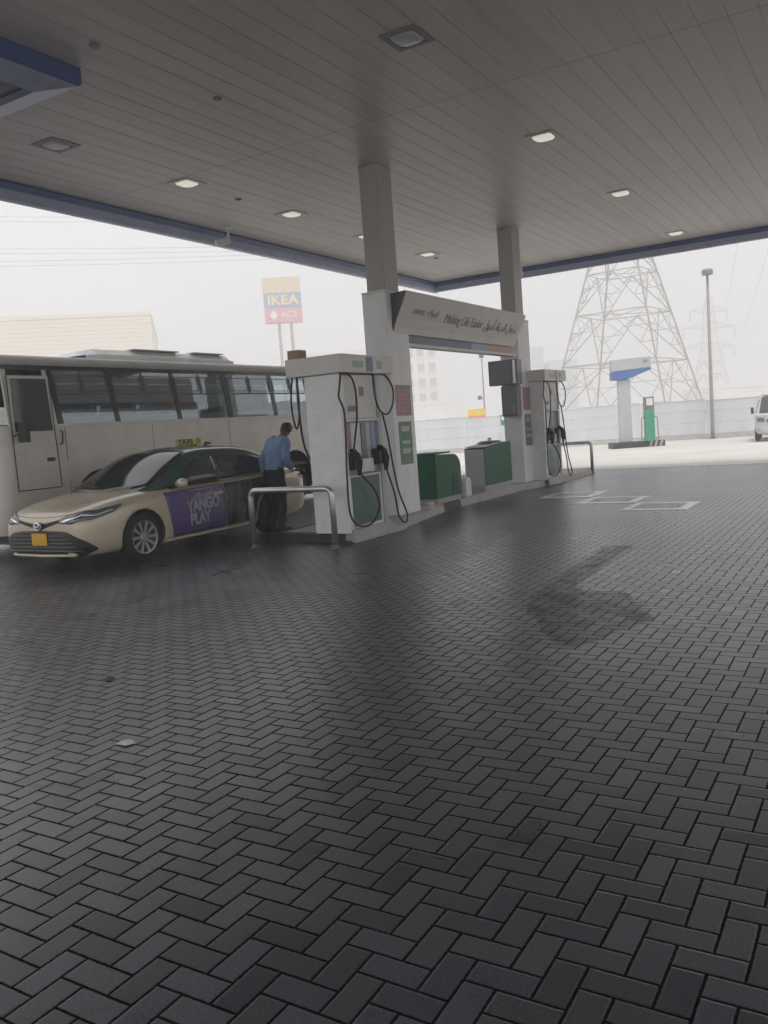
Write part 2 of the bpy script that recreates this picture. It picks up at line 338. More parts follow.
def text(name, body, size, mtx, m, parent=None, ext=.002, align='CENTER', sx=1.0, off=0.0):
    c = bpy.data.curves.new('t', 'FONT'); c.body = body; c.size = size; c.align_x = align; c.align_y = 'CENTER'; c.extrude = ext; c.offset = off; c.resolution_u = 4
    t = bpy.data.objects.new('t', c); COL.objects.link(t); bpy.context.view_layer.update()
    me = bpy.data.meshes.new_from_object(t.evaluated_get(bpy.context.evaluated_depsgraph_get())); bpy.data.objects.remove(t); bpy.data.curves.remove(c)
    me.materials.clear(); me.materials.append(m); me.transform(mtx @ Matrix.Diagonal((sx, 1, 1, 1)))
    o = bpy.data.objects.new(name, me); COL.objects.link(o)
    if parent: o.parent = parent
    return o
def frame_mtx(o, xdir, ydir):
    x = Vector(xdir).normalized(); y = Vector(ydir).normalized(); z = x.cross(y)
    return Matrix.Translation(o) @ Matrix((x, y, z)).transposed().to_4x4()
def struct(o): return tag(o, kind='structure')

# ------------------------------------------------------------------ ground
g = MB(); N = 24; L = 900
for a in range(N):
    for c in range(N):
        x0, x1 = -L + 2 * L * a / N, -L + 2 * L * (a + 1) / N; y0, y1 = -L + 2 * L * c / N, -L + 2 * L * (c + 1) / N
        g.add([(x0, y0, 0), (x1, y0, 0), (x1, y1, 0), (x0, y1, 0)], [(0, 1, 2, 3)])
struct(g.build('ground', M['apron'])).location.z = -.008
g = MB(); g.add([(-40, -20, 0), (40, -20, 0), (40, 23.2, 0), (-40, 23.2, 0)], [(0, 1, 2, 3)]); struct(g.build('pavement', M['pavers']))
g = MB(); g.box(-40, 40, 23.2, 23.35, -.2, .004); struct(g.build('edge_strip', M['concrete']))

# ------------------------------------------------------------------ canopy
CZ = 5.75; X0, X1, Y0, Y1 = -11.58, 3.9, -1.5, 22.9  # unseen right and near extents are chosen for the light they let in
can = thing('canopy', 'large flat canopy with planked beige underside and blue edge over the forecourt', 'canopy', (0, 0, 0))
c = MB(); x = X0 + .02; pw = .305
prof = []
while x < X1 - .3:
    dz = random.uniform(-.0015, .0015); prof += [(x + .0015, CZ + .007), (x + .002, CZ + .003), (x + .006, CZ + dz), (x + pw - .006, CZ + dz), (x + pw - .002, CZ + .003), (x + pw - .0015, CZ + .007)]
    x += pw
ys = [Y0]
while ys[-1] < Y1 - 3: ys.append(ys[-1] + 5.95)
for a in range(len(ys)):
    y0 = ys[a] + .004; y1 = (ys[a + 1] if a + 1 < len(ys) else Y1) - .004
    vs = [(px, y0, pz) for px, pz in prof] + [(px, y1, pz) for px, pz in prof]; n_ = len(prof)
    c.add(vs, [(i, i + 1, n_ + i + 1, n_ + i) for i in range(n_ - 1)])
c.build('soffit_planks', M['ceiling'], can)
c = MB(); c.box(X0 + .02, X1 - .02, Y0 + .02, Y1 - .02, CZ + .031, CZ + .9); c.build('canopy_roof', M['gap'], can)
fas = [(0, -.25), (.06, -.27), (.10, -.24), (.12, -.10), (.20, .0), (.20, .95), (0, .95)]   # (outwards, z)
def fascia(a, b, out):
    a, b, out = Vector(a), Vector(b), Vector(out); q = MB()
    n_ = len(fas); vs = []
    inner = [(0.0, .95), (0.0, -.02), (-.02, -.03), (.015, -.12), (.02, -.22), (.05, -.27), (.16, -.27), (.22, -.22), (.24, .95)]
    n_ = len(inner)
    for p in (a, b):
        for u, z in inner: vs.append(tuple(p + out * u + Vector((0, 0, CZ + z))))
    mi = [0, 0, 0, 1, 1, 0, 0, 0]
    for i in range(n_ - 1): q.add([vs[i], vs[i + 1], vs[n_ + i + 1], vs[n_ + i]], [(0, 1, 2, 3)], mi[i])
    q.add([vs[n_ - 1], vs[0], vs[n_], vs[2 * n_ - 1]], [(0, 1, 2, 3)], 0)
    q.build('fascia', [M['blue'], M['bluepale']], can)
fascia((X0, Y0 - .24, 0), (X0, Y1 + .24, 0), (-1, 0, 0)); fascia((X0, Y1, 0), (X1, Y1, 0), (0, 1, 0))
fascia((X1, Y0, 0), (X1, Y1, 0), (1, 0, 0)); fascia((X0, Y0, 0), (X1, Y0, 0), (0, -1, 0))

# recessed canopy lamps
def lamp(lit):
    t = thing('canopy_light', 'x', 'light', group='recessed lights in the canopy underside')
    q = MB()
    for a, b_ in ((.31, .245),):
        for (x0, x1, y0, y1) in ((-.22, .22, .17, .235), (-.22, .22, -.235, -.17), (-.22, -.155, -.17, .17), (.155, .22, -.17, .17)):
            q.box(x0, x1, y0, y1, -.012, .0)
    q.build('lamp_frame', M['ceiling'] if lit else M['lampframe'], t, bevel=.004)
    q = MB(); pts = [(.152 * abs(math.cos(a)) ** .6 * (1 if math.cos(a) > 0 else -1), .167 * abs(math.sin(a)) ** .6 * (1 if math.sin(a) > 0 else -1)) for a in [2 * math.pi * (k + .5) / 24 for k in range(24)]]
    pr = [(1, 0), (.97, -.012), (.85, -.022), (.4, -.028)]; vs = []
    for s_, z in pr: vs += [(px * s_, py * s_, z - .002) for px, py in pts]
    fs = [(i * 24 + k, i * 24 + (k + 1) % 24, i * 24 + 24 + (k + 1) % 24, i * 24 + 24 + k) for i in range(3) for k in range(24)] + [tuple(range(72, 96))]
    q.add(vs, fs); q.build('lamp_lens', M['lampglass'] if lit else M['lampoff'], t, smooth=True)
    return t
LL = [(-4.47, 8.55, 0, 'unlit square canopy light nearest the camera, in the middle of the ceiling'),
      (-4.47, 12.75, 1, 'lit canopy light to the right of the two columns, second in the right row'),
      (-4.47, 16.99, 1, 'lit canopy light third along the right row, nearer than the one by the far edge'),
      (-4.47, 21.83, 1, 'canopy light close to the far blue edge, above the lattice tower'),
      (-9.77, 8.17, 0, 'unlit square canopy light beside the blue hanging box'),
      (-9.77, 10.69, 1, 'lit canopy light nearest the left blue edge, left of the security camera'),
      (-9.77, 13.5, 1, 'lit canopy light to the left of the near column'),
      (-9.77, 19.02, 1, 'lit canopy light between the tops of the two columns'),
      (-9.77, 16.2, 1, 'lit canopy light half hidden behind the near column shaft')]
prot = {0: lamp(0), 1: lamp(1)}; used = set()
for x, y, lit, lab in LL:
    if lit not in used: o = prot[lit]; used.add(lit); o['label'] = lab; o.location = (x, y, CZ - .002)
    else: dup(prot[lit], (x, y, CZ - .002), lab)
# small round fittings
VV = [(-7.08, 6.55, 'small dark round ceiling fitting beside the blue hanging box'), (-7.07, 8.42, 'small dark round ceiling fitting in the left half of the ceiling'),
      (-9.8, 11.99, 'small dark ceiling fitting above the security camera at the blue edge'), (-9.85, 19.63, 'small dark ceiling fitting between the two column tops')]
vent = None
for x, y, lab in VV:
    if vent is None:
        q = MB(); q.lathe([(0, .0), (-.008, .055), (-.02, .05), (-.024, .02), (-.024, 0)], 20, 'z'); vent = q.build('ceiling_fitting', M['lampframe'], smooth=True); tag(vent, lab, 'ceiling fitting', 'small round fittings in the canopy underside'); vent.location = (x, y, CZ - .001)
    else: dup(vent, (x, y, CZ - .001), lab)
# security cameras hanging at the edges
def cctv(loc, rz, lab):
    t = thing('security_camera', lab, 'camera', loc, rz, 'cameras hung under the canopy')
    q = MB(); q.lathe([(0, 0), (0, .07), (-.03, .07), (-.04, .025), (-.22, .025), (-.23, 0)], 14, 'z'); q.build('mount', M['whitep'], t, autosmooth=True)
    q = MB(); q.tube([(0, 0, -.2), (.1, .02, -.25)], .025); q.build('arm', M['whitep'], t)
    q = MB(); q.tube([(-.02, -.04, -.26), (.02, -.02, -.27), (.2, .12, -.33), (.22, .135, -.335)], [.05, .065, .065, .055], 14); q.build('camera_body', M['whitep'], t, autosmooth=True)
cctv((-11.2, 13.3, CZ), R(200), 'white security camera hanging by the left blue canopy edge')
cctv((-8.6, 22.2, CZ), R(160), 'white security camera hanging near the far canopy corner between the columns')
# blue hanging island-end box
t = thing('hanging_sign_box', 'dark blue hanging box with stepped pale underside at upper left of the canopy', 'sign box', (-8.48, 5.95, 5.32))
q = MB()
def ring(q, h0, z0, h1, z1, mi):
    a = [(-h0, -h0, z0), (h0, -h0, z0), (h0, h0, z0), (-h0, h0, z0)]; b_ = [(-h1, -h1, z1), (h1, -h1, z1), (h1, h1, z1), (-h1, h1, z1)]
    q.add(a + b_, [(i, (i + 1) % 4, 4 + (i + 1) % 4, 4 + i) for i in range(4)], mi)
ring(q, .86, .425, .86, .26, 0); ring(q, .86, .26, .83, .235, 0)
q.build('casing', M['blue'], t)
q = MB(); ring(q, .83, .235, .50, .16, 0); q.build('pale_rim', M['bluepale'], t)
q = MB(); ring(q, .50, .16, .47, .22, 0); ring(q, .47, .22, .26, .20, 0); q.build('dark_step', M['slate'], t)
q = MB(); q.add([(-.26, -.26, .20), (.26, -.26, .20), (.26, .26, .20), (-.26, .26, .20)], [(0, 1, 2, 3)]); q.build('light_panel', M['paleb'], t)

# ------------------------------------------------------------------ island
isl = thing('fuel_island', 'long raised kerbed island carrying the fuel pumps and both columns', 'kerb island')
rs = [(-6.5, 9.86), (-6.5, 11.25), (-6.62, 11.6), (-6.78, 12.4), (-6.98, 13.6), (-7.03, 14.4), (-7.05, 15.2), (-7.05, 17.3), (-6.85, 18.2), (-6.74, 19.0), (-6.74, 20.6), (-6.86, 22.0)]
ls = [(-8.02, y) for _, y in reversed(rs)]
poly = rs + ls
q = MB(); inset = lambda p: (p[0] - .14 if p[0] > -7.5 else p[0] + .14, p[1])
pin = [inset(p) for p in poly]; pin = [(x, max(10.0, min(21.86, y))) for x, y in pin]
n_ = len(pin); q.add([(x, y, .138) for x, y in pin], [tuple(range(n_))]); q.build('island_floor', M['concrete'], isl)
kmat = ['w', 'w', 'w', 'w', 'b', 'w', 'w', 'w', 'w', 'w', 'w']
def kstone(a, b_, mm):
    a, b_ = Vector((*a, 0)), Vector((*b_, 0)); d = (b_ - a).normalized(); inn = Vector((-d.y, d.x, 0)); q = MB()
    a = a + d * .004; b_ = b_ - d * .004
    pr = [(0, 0), (.012, .125), (.03, .143), (.15, .143), (.15, 0)]; vs = [tuple(p + inn * u + Vector((0, 0, z))) for p in (a, b_) for u, z in pr]
    q.add(vs, [(i, (i + 1) % 5, 5 + (i + 1) % 5, 5 + i) for i in range(5)] + [(4, 3, 2, 1, 0), (5, 6, 7, 8, 9)]); q.build('kerb_stone', mm, isl)
stones = []
for i in range(len(rs) - 1): stones.append((rs[i], rs[i + 1], M['kerbw'] if kmat[i] == 'w' else M['kerbb']))
stones.append((rs[-1], (-8.02, rs[-1][1]), M['kerbb'])); stones.append(((-8.02, rs[0][1]), rs[0], M['kerbb']))
for i in range(6): y1 = 9.86 + (i + 1) * 2.023; y0 = 9.86 + i * 2.023; stones.append(((-8.02, y1), (-8.02, y0), M['kerbw'] if i % 2 else M['kerbb']))
for s_ in stones: kstone(*s_)

# columns
def column(loc, lab):
    t = thing('canopy_column', lab, 'column', loc, 0, 'columns carrying the canopy')
    q = MB(); q.box(-.44, 0, 0, .70, 0, 3.60); q.build('cladding', M['colclad'], t, bevel=.015)
    q = MB(); q.box(-.445, .005, -.005, .705, 3.602, 3.63); q.build('cap', M['colclad'], t, bevel=.006)
    q = MB(); q.box(-.39, -.05, .10, .55, 3.632, CZ - .14); q.build('shaft', M['shaft'], t, bevel=.012)
    q = MB(); q.box(.002, .006, .10, .60, 1.62, 2.12)
    for k in range(6): q.box(.0065, .008, .14, .56, 1.68 + k * .068, 1.705 + k * .068, 1)
    q.box(.0065, .008, .10, .60, 2.06, 2.12, 2)
    q.build('red_notice', [M['redstk'], M['salmon'], M['gtext']], t)
    q = MB(); q.box(.002, .006, .14, .56, .82, 1.52)
    for z0, h in ((1.36, .09), (1.16, .05), (1.0, .08)): q.box(.0065, .008, .22, .48, z0, z0 + h, 1)
    q.build('green_notice', [M['grnstk'], M['lgrey']], t)
    return t
col = column((-6.92, 11.9, .14), 'near canopy column with red and green notices, next to the near fuel pump')
col2 = dup(col, (-7.08, 17.84, .14), 'far canopy column carrying the two dark equipment boxes')

# sign between the columns
t = thing('overhead_sign', 'long cream slogan sign spanning between the two columns', 'sign', (-6.95, 12.1, 0))
pr = [(.0, 3.72), (.30, 3.74), (.31, 3.70), (.22, 3.52), (.12, 3.34), (.06, 3.2), (.03, 3.10), (0, 3.10)]
q = MB(); q.prism(pr, 0, 5.15, 'y'); q.build('sign_face', M['cream'], t)
q = MB(); q.prism([(-.003 + u * 1.0, z) for u, z in [(.004, 3.715), (.295, 3.735), (.303, 3.70), (.213, 3.52), (.113, 3.34), (.053, 3.2), (.023, 3.105), (.004, 3.105)]], -.03, -.002, 'y'); q.build('end_cap', M['dgrey'], t)
q = MB()
for y0, y1, mi in ((.50, 3.05, 0), (3.052, 3.80, 1), (3.802, 5.28, 2)): q.box(-.16, -.02, y0, y1, 2.965, 3.098, mi)
q.build('light_band', [M['slate'], M['paleb'], M['salmon']], t)
q = MB(); q.box(-.17, -.01, .45, 5.30, 2.91, 2.962); q.build('bottom_rail', M['cream'], t)
q = MB(); q.box(-.20, -.003, 0, 5.15, 3.10, 3.72); q.build('sign_back', M['cream'], t)
AR_SLOGAN = '\uFEDE\uFEEC\uFEB3\uFE83 \uFE93\uFE8E\uFEF4\uFEA4\uFEDF\uFE8D \uFEDE\uFECC\uFEA0\uFEE7'
sl_dir = Vector((.1, 0, .18)).normalized()
def sgn(body, y, size, z=3.43, sx=1.0):
    xx = .12 + (z - 3.34) * .555 + .004
    text('lettering', body, size, frame_mtx((xx, y, z), (0, 1, 0), sl_dir), M['gtext'], t, sx=sx, ext=.003)
sgn('enoc', .62, .19, 3.47); sgn('\uFED9\uFEEE\uFEE8\uFEF3\uFE8D', 1.12, .17, 3.47)
sgn('Making Life Easier', 2.42, .25, 3.42, .9); sgn(AR_SLOGAN, 4.12, .25, 3.42, .9)

# equipment boxes on the far column
t = thing('monitor_box', 'dark grey square box mounted high on the far column', 'equipment box', (-7.02, 17.8, 2.33))
q = MB(); q.box(-.66, .02, -.30, -.02, 0, .54); q.build('housing', M['greymetal'], t, bevel=.012)
q = MB(); q.box(-.62, -.13, -.312, -.302, .04, .50); q.build('screen', M['greymetal'], t)
q = MB(); q.box(-.08, -.02, -.312, -.302, .02, .52); q.build('edge_trim', M['steel'], t)
q = MB(); q.box(-.3, -.1, -.02, .036, .2, .34); q.build('bracket', M['dgrey'], t)
t = thing('steel_cabinet', 'tall grey metal cabinet below the square box on the far column', 'cabinet', (-7.04, 17.8, 1.64))
q = MB(); q.box(-.40, -.03, -.22, .036, 0, .66); q.build('housing', M['greymetal'], t, bevel=.012)
q = MB(); q.box(-.38, -.12, -.232, -.222, .03, .63); q.build('door', M['greymetal'], t, bevel=.004)
q = MB(); q.tube([(-.10, -.235, .05), (-.10, -.255, .08), (-.10, -.255, .24), (-.10, -.235, .27)], .008); q.build('handle', M['steel'], t)

# ------------------------------------------------------------------ fuel pumps
def hose(name, pts, parent, r=.014):
    q = MB(); q.tube(spline(pts, 8), r, 8); return q.build(name, M['black'], parent, smooth=True)
def nozzle(parent, loc):
    q = MB(); x, y, z = loc
    q.tube([(x - .05, y + .0, z + .16), (x + .0, y + .0, z + .15), (x + .05, y + .01, z + .08), (x + .06, y + .02, z - .06), (x + .05, y + .03, z - .2)], [.022, .034, .05, .045, .026], 10)
    q.box(x + .02, x + .09, y - .035, y + .045, z - .10, z + .06)
    q.tube([(x + .09, y, z + .08), (x + .13, y, z + .0), (x + .10, y, z - .14), (x + .06, y, z - .17)], .010, 6)
    o = q.build('nozzle', M['black'], parent, autosmooth=True); return o
def pump(loc, lab):
    # local origin: near right lower corner of the body (x to the right, y away)
    t = thing('fuel_pump', lab, 'fuel pump', loc, 0, 'fuel pumps standing on the island')
    q = MB(); q.box(-.60, 0, 0, .085, 0, 2.23); q.build('end_panel', M['white'], t, bevel=.01)
    q = MB(); q.box(-.56, -.10, .087, 1.05, 0, 2.23); q.build('core', M['lgrey'], t)
    q = MB(); q.box(-.60, 0, .952, 1.05, 0, 2.23); q.build('far_panel', M['lgrey'], t, bevel=.01)
    q = MB(); q.box(-.86, .09, -.07, 1.36, 2.236, 2.49); q.build('header', M['cream'], t, bevel=.012)
    q = MB(); q.box(.092, .095, .58, .76, 2.26, 2.465); q.build('header_emblem', M['purple'], t)
    q = MB(); q.box(.092, .094, .22, .50, 2.31, 2.40); q.build('header_mark', mat_hdr, t); q = MB(); q.box(.092, .094, .86, 1.0, 2.30, 2.42); q.build('header_mark', mat_hdr, t)
    q = MB(); q.box(-.10, -.015, .10, .945, 1.60, 2.22); q.build('display_box', M['cream'], t, bevel=.01)
    q = MB(); q.box(-.013, -.009, .50, .62, 1.92, 2.05); q.build('display', M['greymetal'], t)
    q = MB(); q.box(-.013, -.009, .18, .40, 1.70, 1.78); q.build('keypad', M['greymetal'], t)
    q = MB(); q.box(-.10, .01, .09, .948, 1.555, 1.595); q.build('ledge', M['whitep'], t, bevel=.006)
    q = MB(); q.box(-.098, -.06, .10, .945, .82, 1.55); q.build('mid_panel', M['lgrey'], t)
    q = MB(); q.box(-.058, -.045, .12, .22, 1.0, 1.54); q.build('red_strip', M['redstk'], t)
    q = MB(); q.box(-.058, -.045, .25, .50, .98, 1.54); q.build('white_strip', M['whitep'], t)
    q = MB(); q.box(-.058, -.045, .53, .66, .98, 1.54); q.build('dark_strip', M['greymetal'], t)
    q = MB(); q.box(-.058, -.045, .80, .90, 1.0, 1.54); q.build('blue_strip', M['paleb'], t)
    q = MB(); q.box(-.058, .02, .10, .24, .88, 1.12); q.build('nozzle_boot', M['black'], t, bevel=.015); q = MB(); q.box(-.058, .02, .78, .93, .92, 1.15); q.build('nozzle_boot', M['black'], t, bevel=.015)
    q = MB(); q.box(-.09, .005, .26, .74, .83, 1.02); q.build('receipt_tray', M['whitep'], t, bevel=.008)
    q = MB(); q.box(-.04, .006, .30, .60, 1.022, 1.06); q.build('tray_slot', M['dgrey'], t)
    q = MB(); q.box(-.095, -.02, .10, .945, .02, .80); q.build('frame', M['whitep'], t, bevel=.006)
    q = MB(); q.box(-.018, -.010, .13, .88, .09, .775); q.build('lower_door', M['greenp'], t, bevel=.003)
    q = MB(); q.prism([(-.005, -.12), (.05, -.125), (.02, .05), (-.005, .05)], .02, 1.12, 'y'); q.build('foot_plate', M['concrete'], t)
    h = lambda P, x=.05: [(x + dx, y, z - .14) for dx, y, z in P]
    nozzle(t, (.03, .18, 1.00)); nozzle(t, (.04, .90, 1.02))
    B0 = 9.82
    hose('hose', [(.03, 0.0, 2.235), (.05, -.08, 2.05), (.05, -.12, 1.90), (.05, -.02, 1.72), (.05, -.02, 1.4), (.06, -.06, 1.1), (.07, -.1, .77), (.07, -.09, .3), (.08, .1, .10), (.09, .45, .10), (.09, .66, .30), (.09, .58, .55), (.08, .30, .78), (.08, .20, .84)], t)
    hose('hose', [(.03, .10, 2.235), (.05, .24, 2.16), (.06, .30, 1.95), (.06, .28, 1.6), (.05, .2, 1.3), (.04, .13, 1.05)], t)
    hose('hose', [(.03, .84, 2.236), (.05, .82, 1.95), (.06, .90, 1.72), (.06, 1.12, 1.64), (.06, 1.30, 1.78), (.06, 1.34, 2.02), (.05, 1.18, 2.2), (.03, 1.02, 2.236)], t)
    hose('hose', [(.06, .98, 1.66), (.07, 1.08, 1.3), (.08, 1.17, .8), (.08, 1.28, .45), (.09, 1.46, .10), (.09, 1.38, -.02), (.09, 1.2, .12), (.08, 1.14, .45), (.07, .96, .86)], t)
    # far-side hoses hanging from the header
    hose('hose', [(-.78, -.03, 2.236), (-.83, -.03, 1.9), (-.81, -.02, 1.6), (-.77, -.02, 1.52), (-.72, -.02, 1.66), (-.70, -.02, 1.95), (-.71, -.02, 2.236)], t)
    return t
box_ = MB(); box_.box(-7.37, -7.18, 9.80, 10.0, 2.635, 2.76); tag(box_.build('carton_box', mat('brown_cardboard', (.36, .28, .21), .8), bevel=.004), 'small tan box on top of the near pump header at its left end', 'box')
mat_hdr = mat('header_mark', (.36, .44, .38), .5)
p1 = pump((-6.53, 9.82, .142), 'near white fuel pump with hanging black hoses, behind the steel guard rail')
p2 = dup(p1, (-6.76, 18.36, .142), 'far fuel pump beside the far column, at the far end of the island')
# filling hose of the near pump, running to the taxi
hs = MB(); hs.tube(spline([(-7.28, 9.86, 2.376), (-7.30, 9.88, 1.9), (-7.29, 9.95, 1.35), (-7.34, 10.4, .9), (-7.5, 10.9, .66), (-7.8, 11.35, .66), (-8.2, 11.55, .80), (-8.52, 11.58, .93)], 8), .016, 8)
hs.tube([(-8.52, 11.58, .93), (-8.6, 11.57, .97), (-8.70, 11.54, .99)], [.02, .028, .024], 10)
hs.tube([(-8.70, 11.54, .99), (-8.80, 11.52, .95)], .012, 8); hs.box(-8.62, -8.56, 11.53, 11.61, .90, 1.0)
tag(hs.build('filling_hose', M['black'], smooth=True), 'black hose with nozzle running from the near pump into the taxi', 'hose')

# guard rails
def rail(loc, lab, w_=1.42):
    t = thing('guard_rail', lab, 'guard rail', loc, 0, 'tubular guard rails at the ends of the island')
    q = MB(); h = .82; r = .10; pts = [(0, 0, 0), (0, 0, h - r)]
    for k in range(1, 7): a = math.pi / 2 * k / 6; pts.append((r - r * math.cos(a), 0, h - r + r * math.sin(a)))
    pts.append((w_ - r, 0, h))
    for k in range(1, 7): a = math.pi / 2 * k / 6; pts.append((w_ - r + r * math.sin(a), 0, h - r + r * math.cos(a)))
    pts.append((w_, 0, 0)); q.tube(pts, .042, 14); q.build('bent_tube', M['steel'], t, smooth=True)
    for xx in (0, w_):
        q = MB(); q.lathe([(0, .075), (.012, .075), (.014, .045), (.05, .044)], 18, 'z', (xx, 0, 0)); q.build('base_flange', M['greymetal'], t, autosmooth=True)
    return t
r1 = rail((-7.95, 9.42, 0), 'shiny bent steel guard rail in front of the near pump')
r2 = dup(r1, (-8.30, 22.15, 0), 'grey guard rail beyond the far pump, partly hidden by it')
r2.location = (-8.3, 22.1, 0)

# green cabinets
t = thing('green_cabinet', 'dark green cabinet with rounded back and small black panel, nearest the near column', 'cabinet', (-7.05, 13.5, .14))
q = MB(); pr = [(0, .10), (0, .90)] + [(1.03 - .28 * (1 - math.sin(a)) if 0 else .72 + .30 * math.sin(a), .62 + .255 * math.cos(a)) for a in [R(d) for d in range(0, 91, 15)]] + [(1.02, .10)]
q.prism(pr, -.50, 0, 'x'); q.build('body', M['green'], t, bevel=.01)
q = MB(); q.box(-.47, -.02, .02, .98, 0, .098); q.build('plinth', M['kerbw'], t)
q = MB(); q.box(.002, .010, .62, .86, .16, .52); q.build('black_panel', M['black'], t)
q = MB(); q.box(-.46, -.04, -.010, -.001, .14, .84); q.build('end_door', M['green'], t, bevel=.004)
q = MB(); q.box(-.51, .01, -.01, .60, .902, .93); q.build('lid', M['green'], t, bevel=.008)
t = thing('green_cabinet', 'green cabinet with grey end and top rising towards the far column', 'cabinet', (-7.05, 15.62, .14))
q = MB(); q.prism([(0, .14), (0, .90), (1.40, .975), (1.40, .14)], -.44, 0, 'x'); q.build('body', M['green'], t, bevel=.012)
q = MB(); q.box(-.43, -.01, -.016, -.002, .14, .88); q.build('end_panel', M['lgrey'], t, bevel=.005)
q = MB(); q.box(-.40, -.03, .03, 1.36, 0, .138); q.build('plinth', M['kerbw'], t)
q = MB(); q.prism([(.02, .915), (.72, .952), (.72, .975), (.02, .935)], -.42, -.02, 'x'); q.build('white_top', M['whitep'], t)
q = MB(); q.prism([(.40, .98), (.62, 1.02), (.95, 1.02), (1.15, .99)], -.36, -.08, 'x'); q.build('black_hatch', M['black'], t, bevel=.01)
q = MB(); q.tube([(-.22, .74, 1.02), (-.22, .74, 1.07), (-.22, .86, 1.07), (-.22, .86, 1.02)], .014); q.build('handle', M['black'], t)
t = thing('white_jug', 'small white plastic container on the island between the green cabinets', 'container', (-7.2, 14.95, .138))
q = MB(); q.prism([(-.12, 0), (.12, 0), (.13, .04), (.13, .30), (.07, .37), (-.07, .37), (-.13, .30), (-.13, .04)], -.09, .09, 'x'); q.build('jug_body', M['whitep'], t, bevel=.02)
q = MB(); q.lathe([(.37, .035), (.42, .035), (.43, .0)], 14, 'z'); q.build('jug_cap', M['whitep'], t)
t = thing('paper_cup', 'crumpled yellow and white carton on the kerb at foot of near column', 'litter', (-6.80, 12.75, .143))
q = MB(); q.prism([(-.05, 0), (.06, 0), (.05, .11), (-.02, .13), (-.06, .10)], -.05, .04, 'x'); q.build('carton', M['paper'], t)
q = MB(); q.box(.042, .046, -.03, .03, .03, .08); q.build('carton_mark', M['yellow'], t)

# fill-point covers in the paving
def cover(loc, lab):
    t = thing('tank_cover', lab, 'cover', loc, 0, 'white framed tank covers let into the pavers')
    q = MB(); w_, l_ = 1.02, 1.10
    for b_ in ((0, w_, 0, .17), (0, w_, l_ - .15, l_), (0, .10, .17, l_ - .15), (w_ - .16, w_, .17, l_ - .15)): q.box(*b_, -.03, .006)
    q.build('painted_frame', M['coverfr'], t)
    q = MB(); q.box(.102, w_ - .162, .172, l_ - .152, -.03, .004); q.build('cover_plate', M['coverpl'], t)
    q = MB(); q.box(.2, .26, .5, .56, .0045, .008); q.box(.76, .82, .5, .56, .0045, .008); q.build('lift_handle', M['dgrey'], t)
    return t
M['coverfr'] = mat('cover_frame_paint', (.86, .86, .86), .22, spec=.9, var=.08, dirt=.1, scale=5)
M['coverpl'] = mat('cover_plate_metal', (.09, .09, .098), .32, spec=.9, var=.25, scale=9, bump=.4, bscale=40)
cv = cover((-3.76, 13.42, .002), 'white framed square cover nearest the camera')
dup(cv, (-4.84, 14.52, .002), 'white framed square cover in the middle of the three')
dup(cv, (-5.95, 15.64, .002), 'white framed square cover farthest away, nearest the island')

# ------------------------------------------------------------------ taxi
def eval_mesh(o):
    bpy.context.view_layer.update(); d = bpy.context.evaluated_depsgraph_get(); return bpy.data.meshes.new_from_object(o.evaluated_get(d))
def loft(name, sections, mats, parent=None, sub=2, cap=True):
    """sections: list of lists of (x,y,z) half profiles from bottom centre to top centre; mirrored"""
    q = MB(); n_ = len(sections[0]); full = []
    for s_ in sections: full.append(list(s_) + [(-x, y, z) for x, y, z in reversed(s_[1:-1])])
    m_ = len(full[0]); vs = [p for f in full for p in f]
    fs = [(i * m_ + k, i * m_ + (k + 1) % m_, (i + 1) * m_ + (k + 1) % m_, (i + 1) * m_ + k) for i in range(len(full) - 1) for k in range(m_)]
    # caps as quad strips
    for base in (0, (len(full) - 1) * m_):
        for k in range(n_ - 1):
            a, b_ = base + k, base + k + 1; c_ = base + (m_ - k - 1) % m_; d_ = base + (m_ - k) % m_
            ids = [a, b_, c_, d_]
            if k == 0: ids = [a, b_, c_]
            if k == n_ - 2: ids = [a, b_, d_]
            fs.append(tuple(ids))
    q.add(vs, fs); o = q.build(name, mats, parent, smooth=True)
    md = o.modifiers.new('s', 'SUBSURF'); md.levels = sub; md.render_levels = sub
    me = eval_mesh(o); o.modifiers.clear(); o.data = me
    return o
taxi = thing('taxi', 'beige and dark green taxi saloon with purple advert on its door', 'car', (-9.72, 7.19, 0))
def body_sec(y, wd, zb, zs, ze, zt):
    # wd half width, zb bottom, zs shoulder, ze height at 0.72w, zt centre height
    zm = zb + (zs - zb) * .55
    return [(0, y, zb), (wd * .70, y, zb), (wd * .93, y, zb + .03), (wd * .99, y, zb + .14), (wd * 1.0, y, zm), (wd * .995, y, zs - .10), (wd * .955, y, zs - .01), (wd * .80, y, ze), (wd * .45, y, (ze + 2 * zt) / 3 + .004), (0, y, zt)]
BS = [(.000, .60, .22, .62, .655, .665), (.03, .72, .20, .67, .715, .73), (.10, .80, .18, .72, .77, .79), (.24, .87, .17, .77, .825, .85), (.50, .91, .17, .835, .89, .915), (.80, .92, .175, .885, .935, .96),
      (1.15, .925, .17, .92, .97, .995), (1.5, .925, .165, .935, .975, .985), (2.1, .925, .165, .945, .955, .955), (2.8, .925, .165, .955, .96, .96), (3.4, .925, .165, .975, .985, .985), (3.9, .925, .175, 1.0, 1.02, 1.03), (4.3, .915, .19, 1.01, 1.05, 1.07),
      (4.62, .885, .22, .985, 1.05, 1.08), (4.82, .82, .25, .95, 1.04, 1.08), (4.90, .74, .29, .87, .95, .98)]
tb = loft('body', [body_sec(*s_) for s_ in BS], [M['beige'], M['black']], taxi)
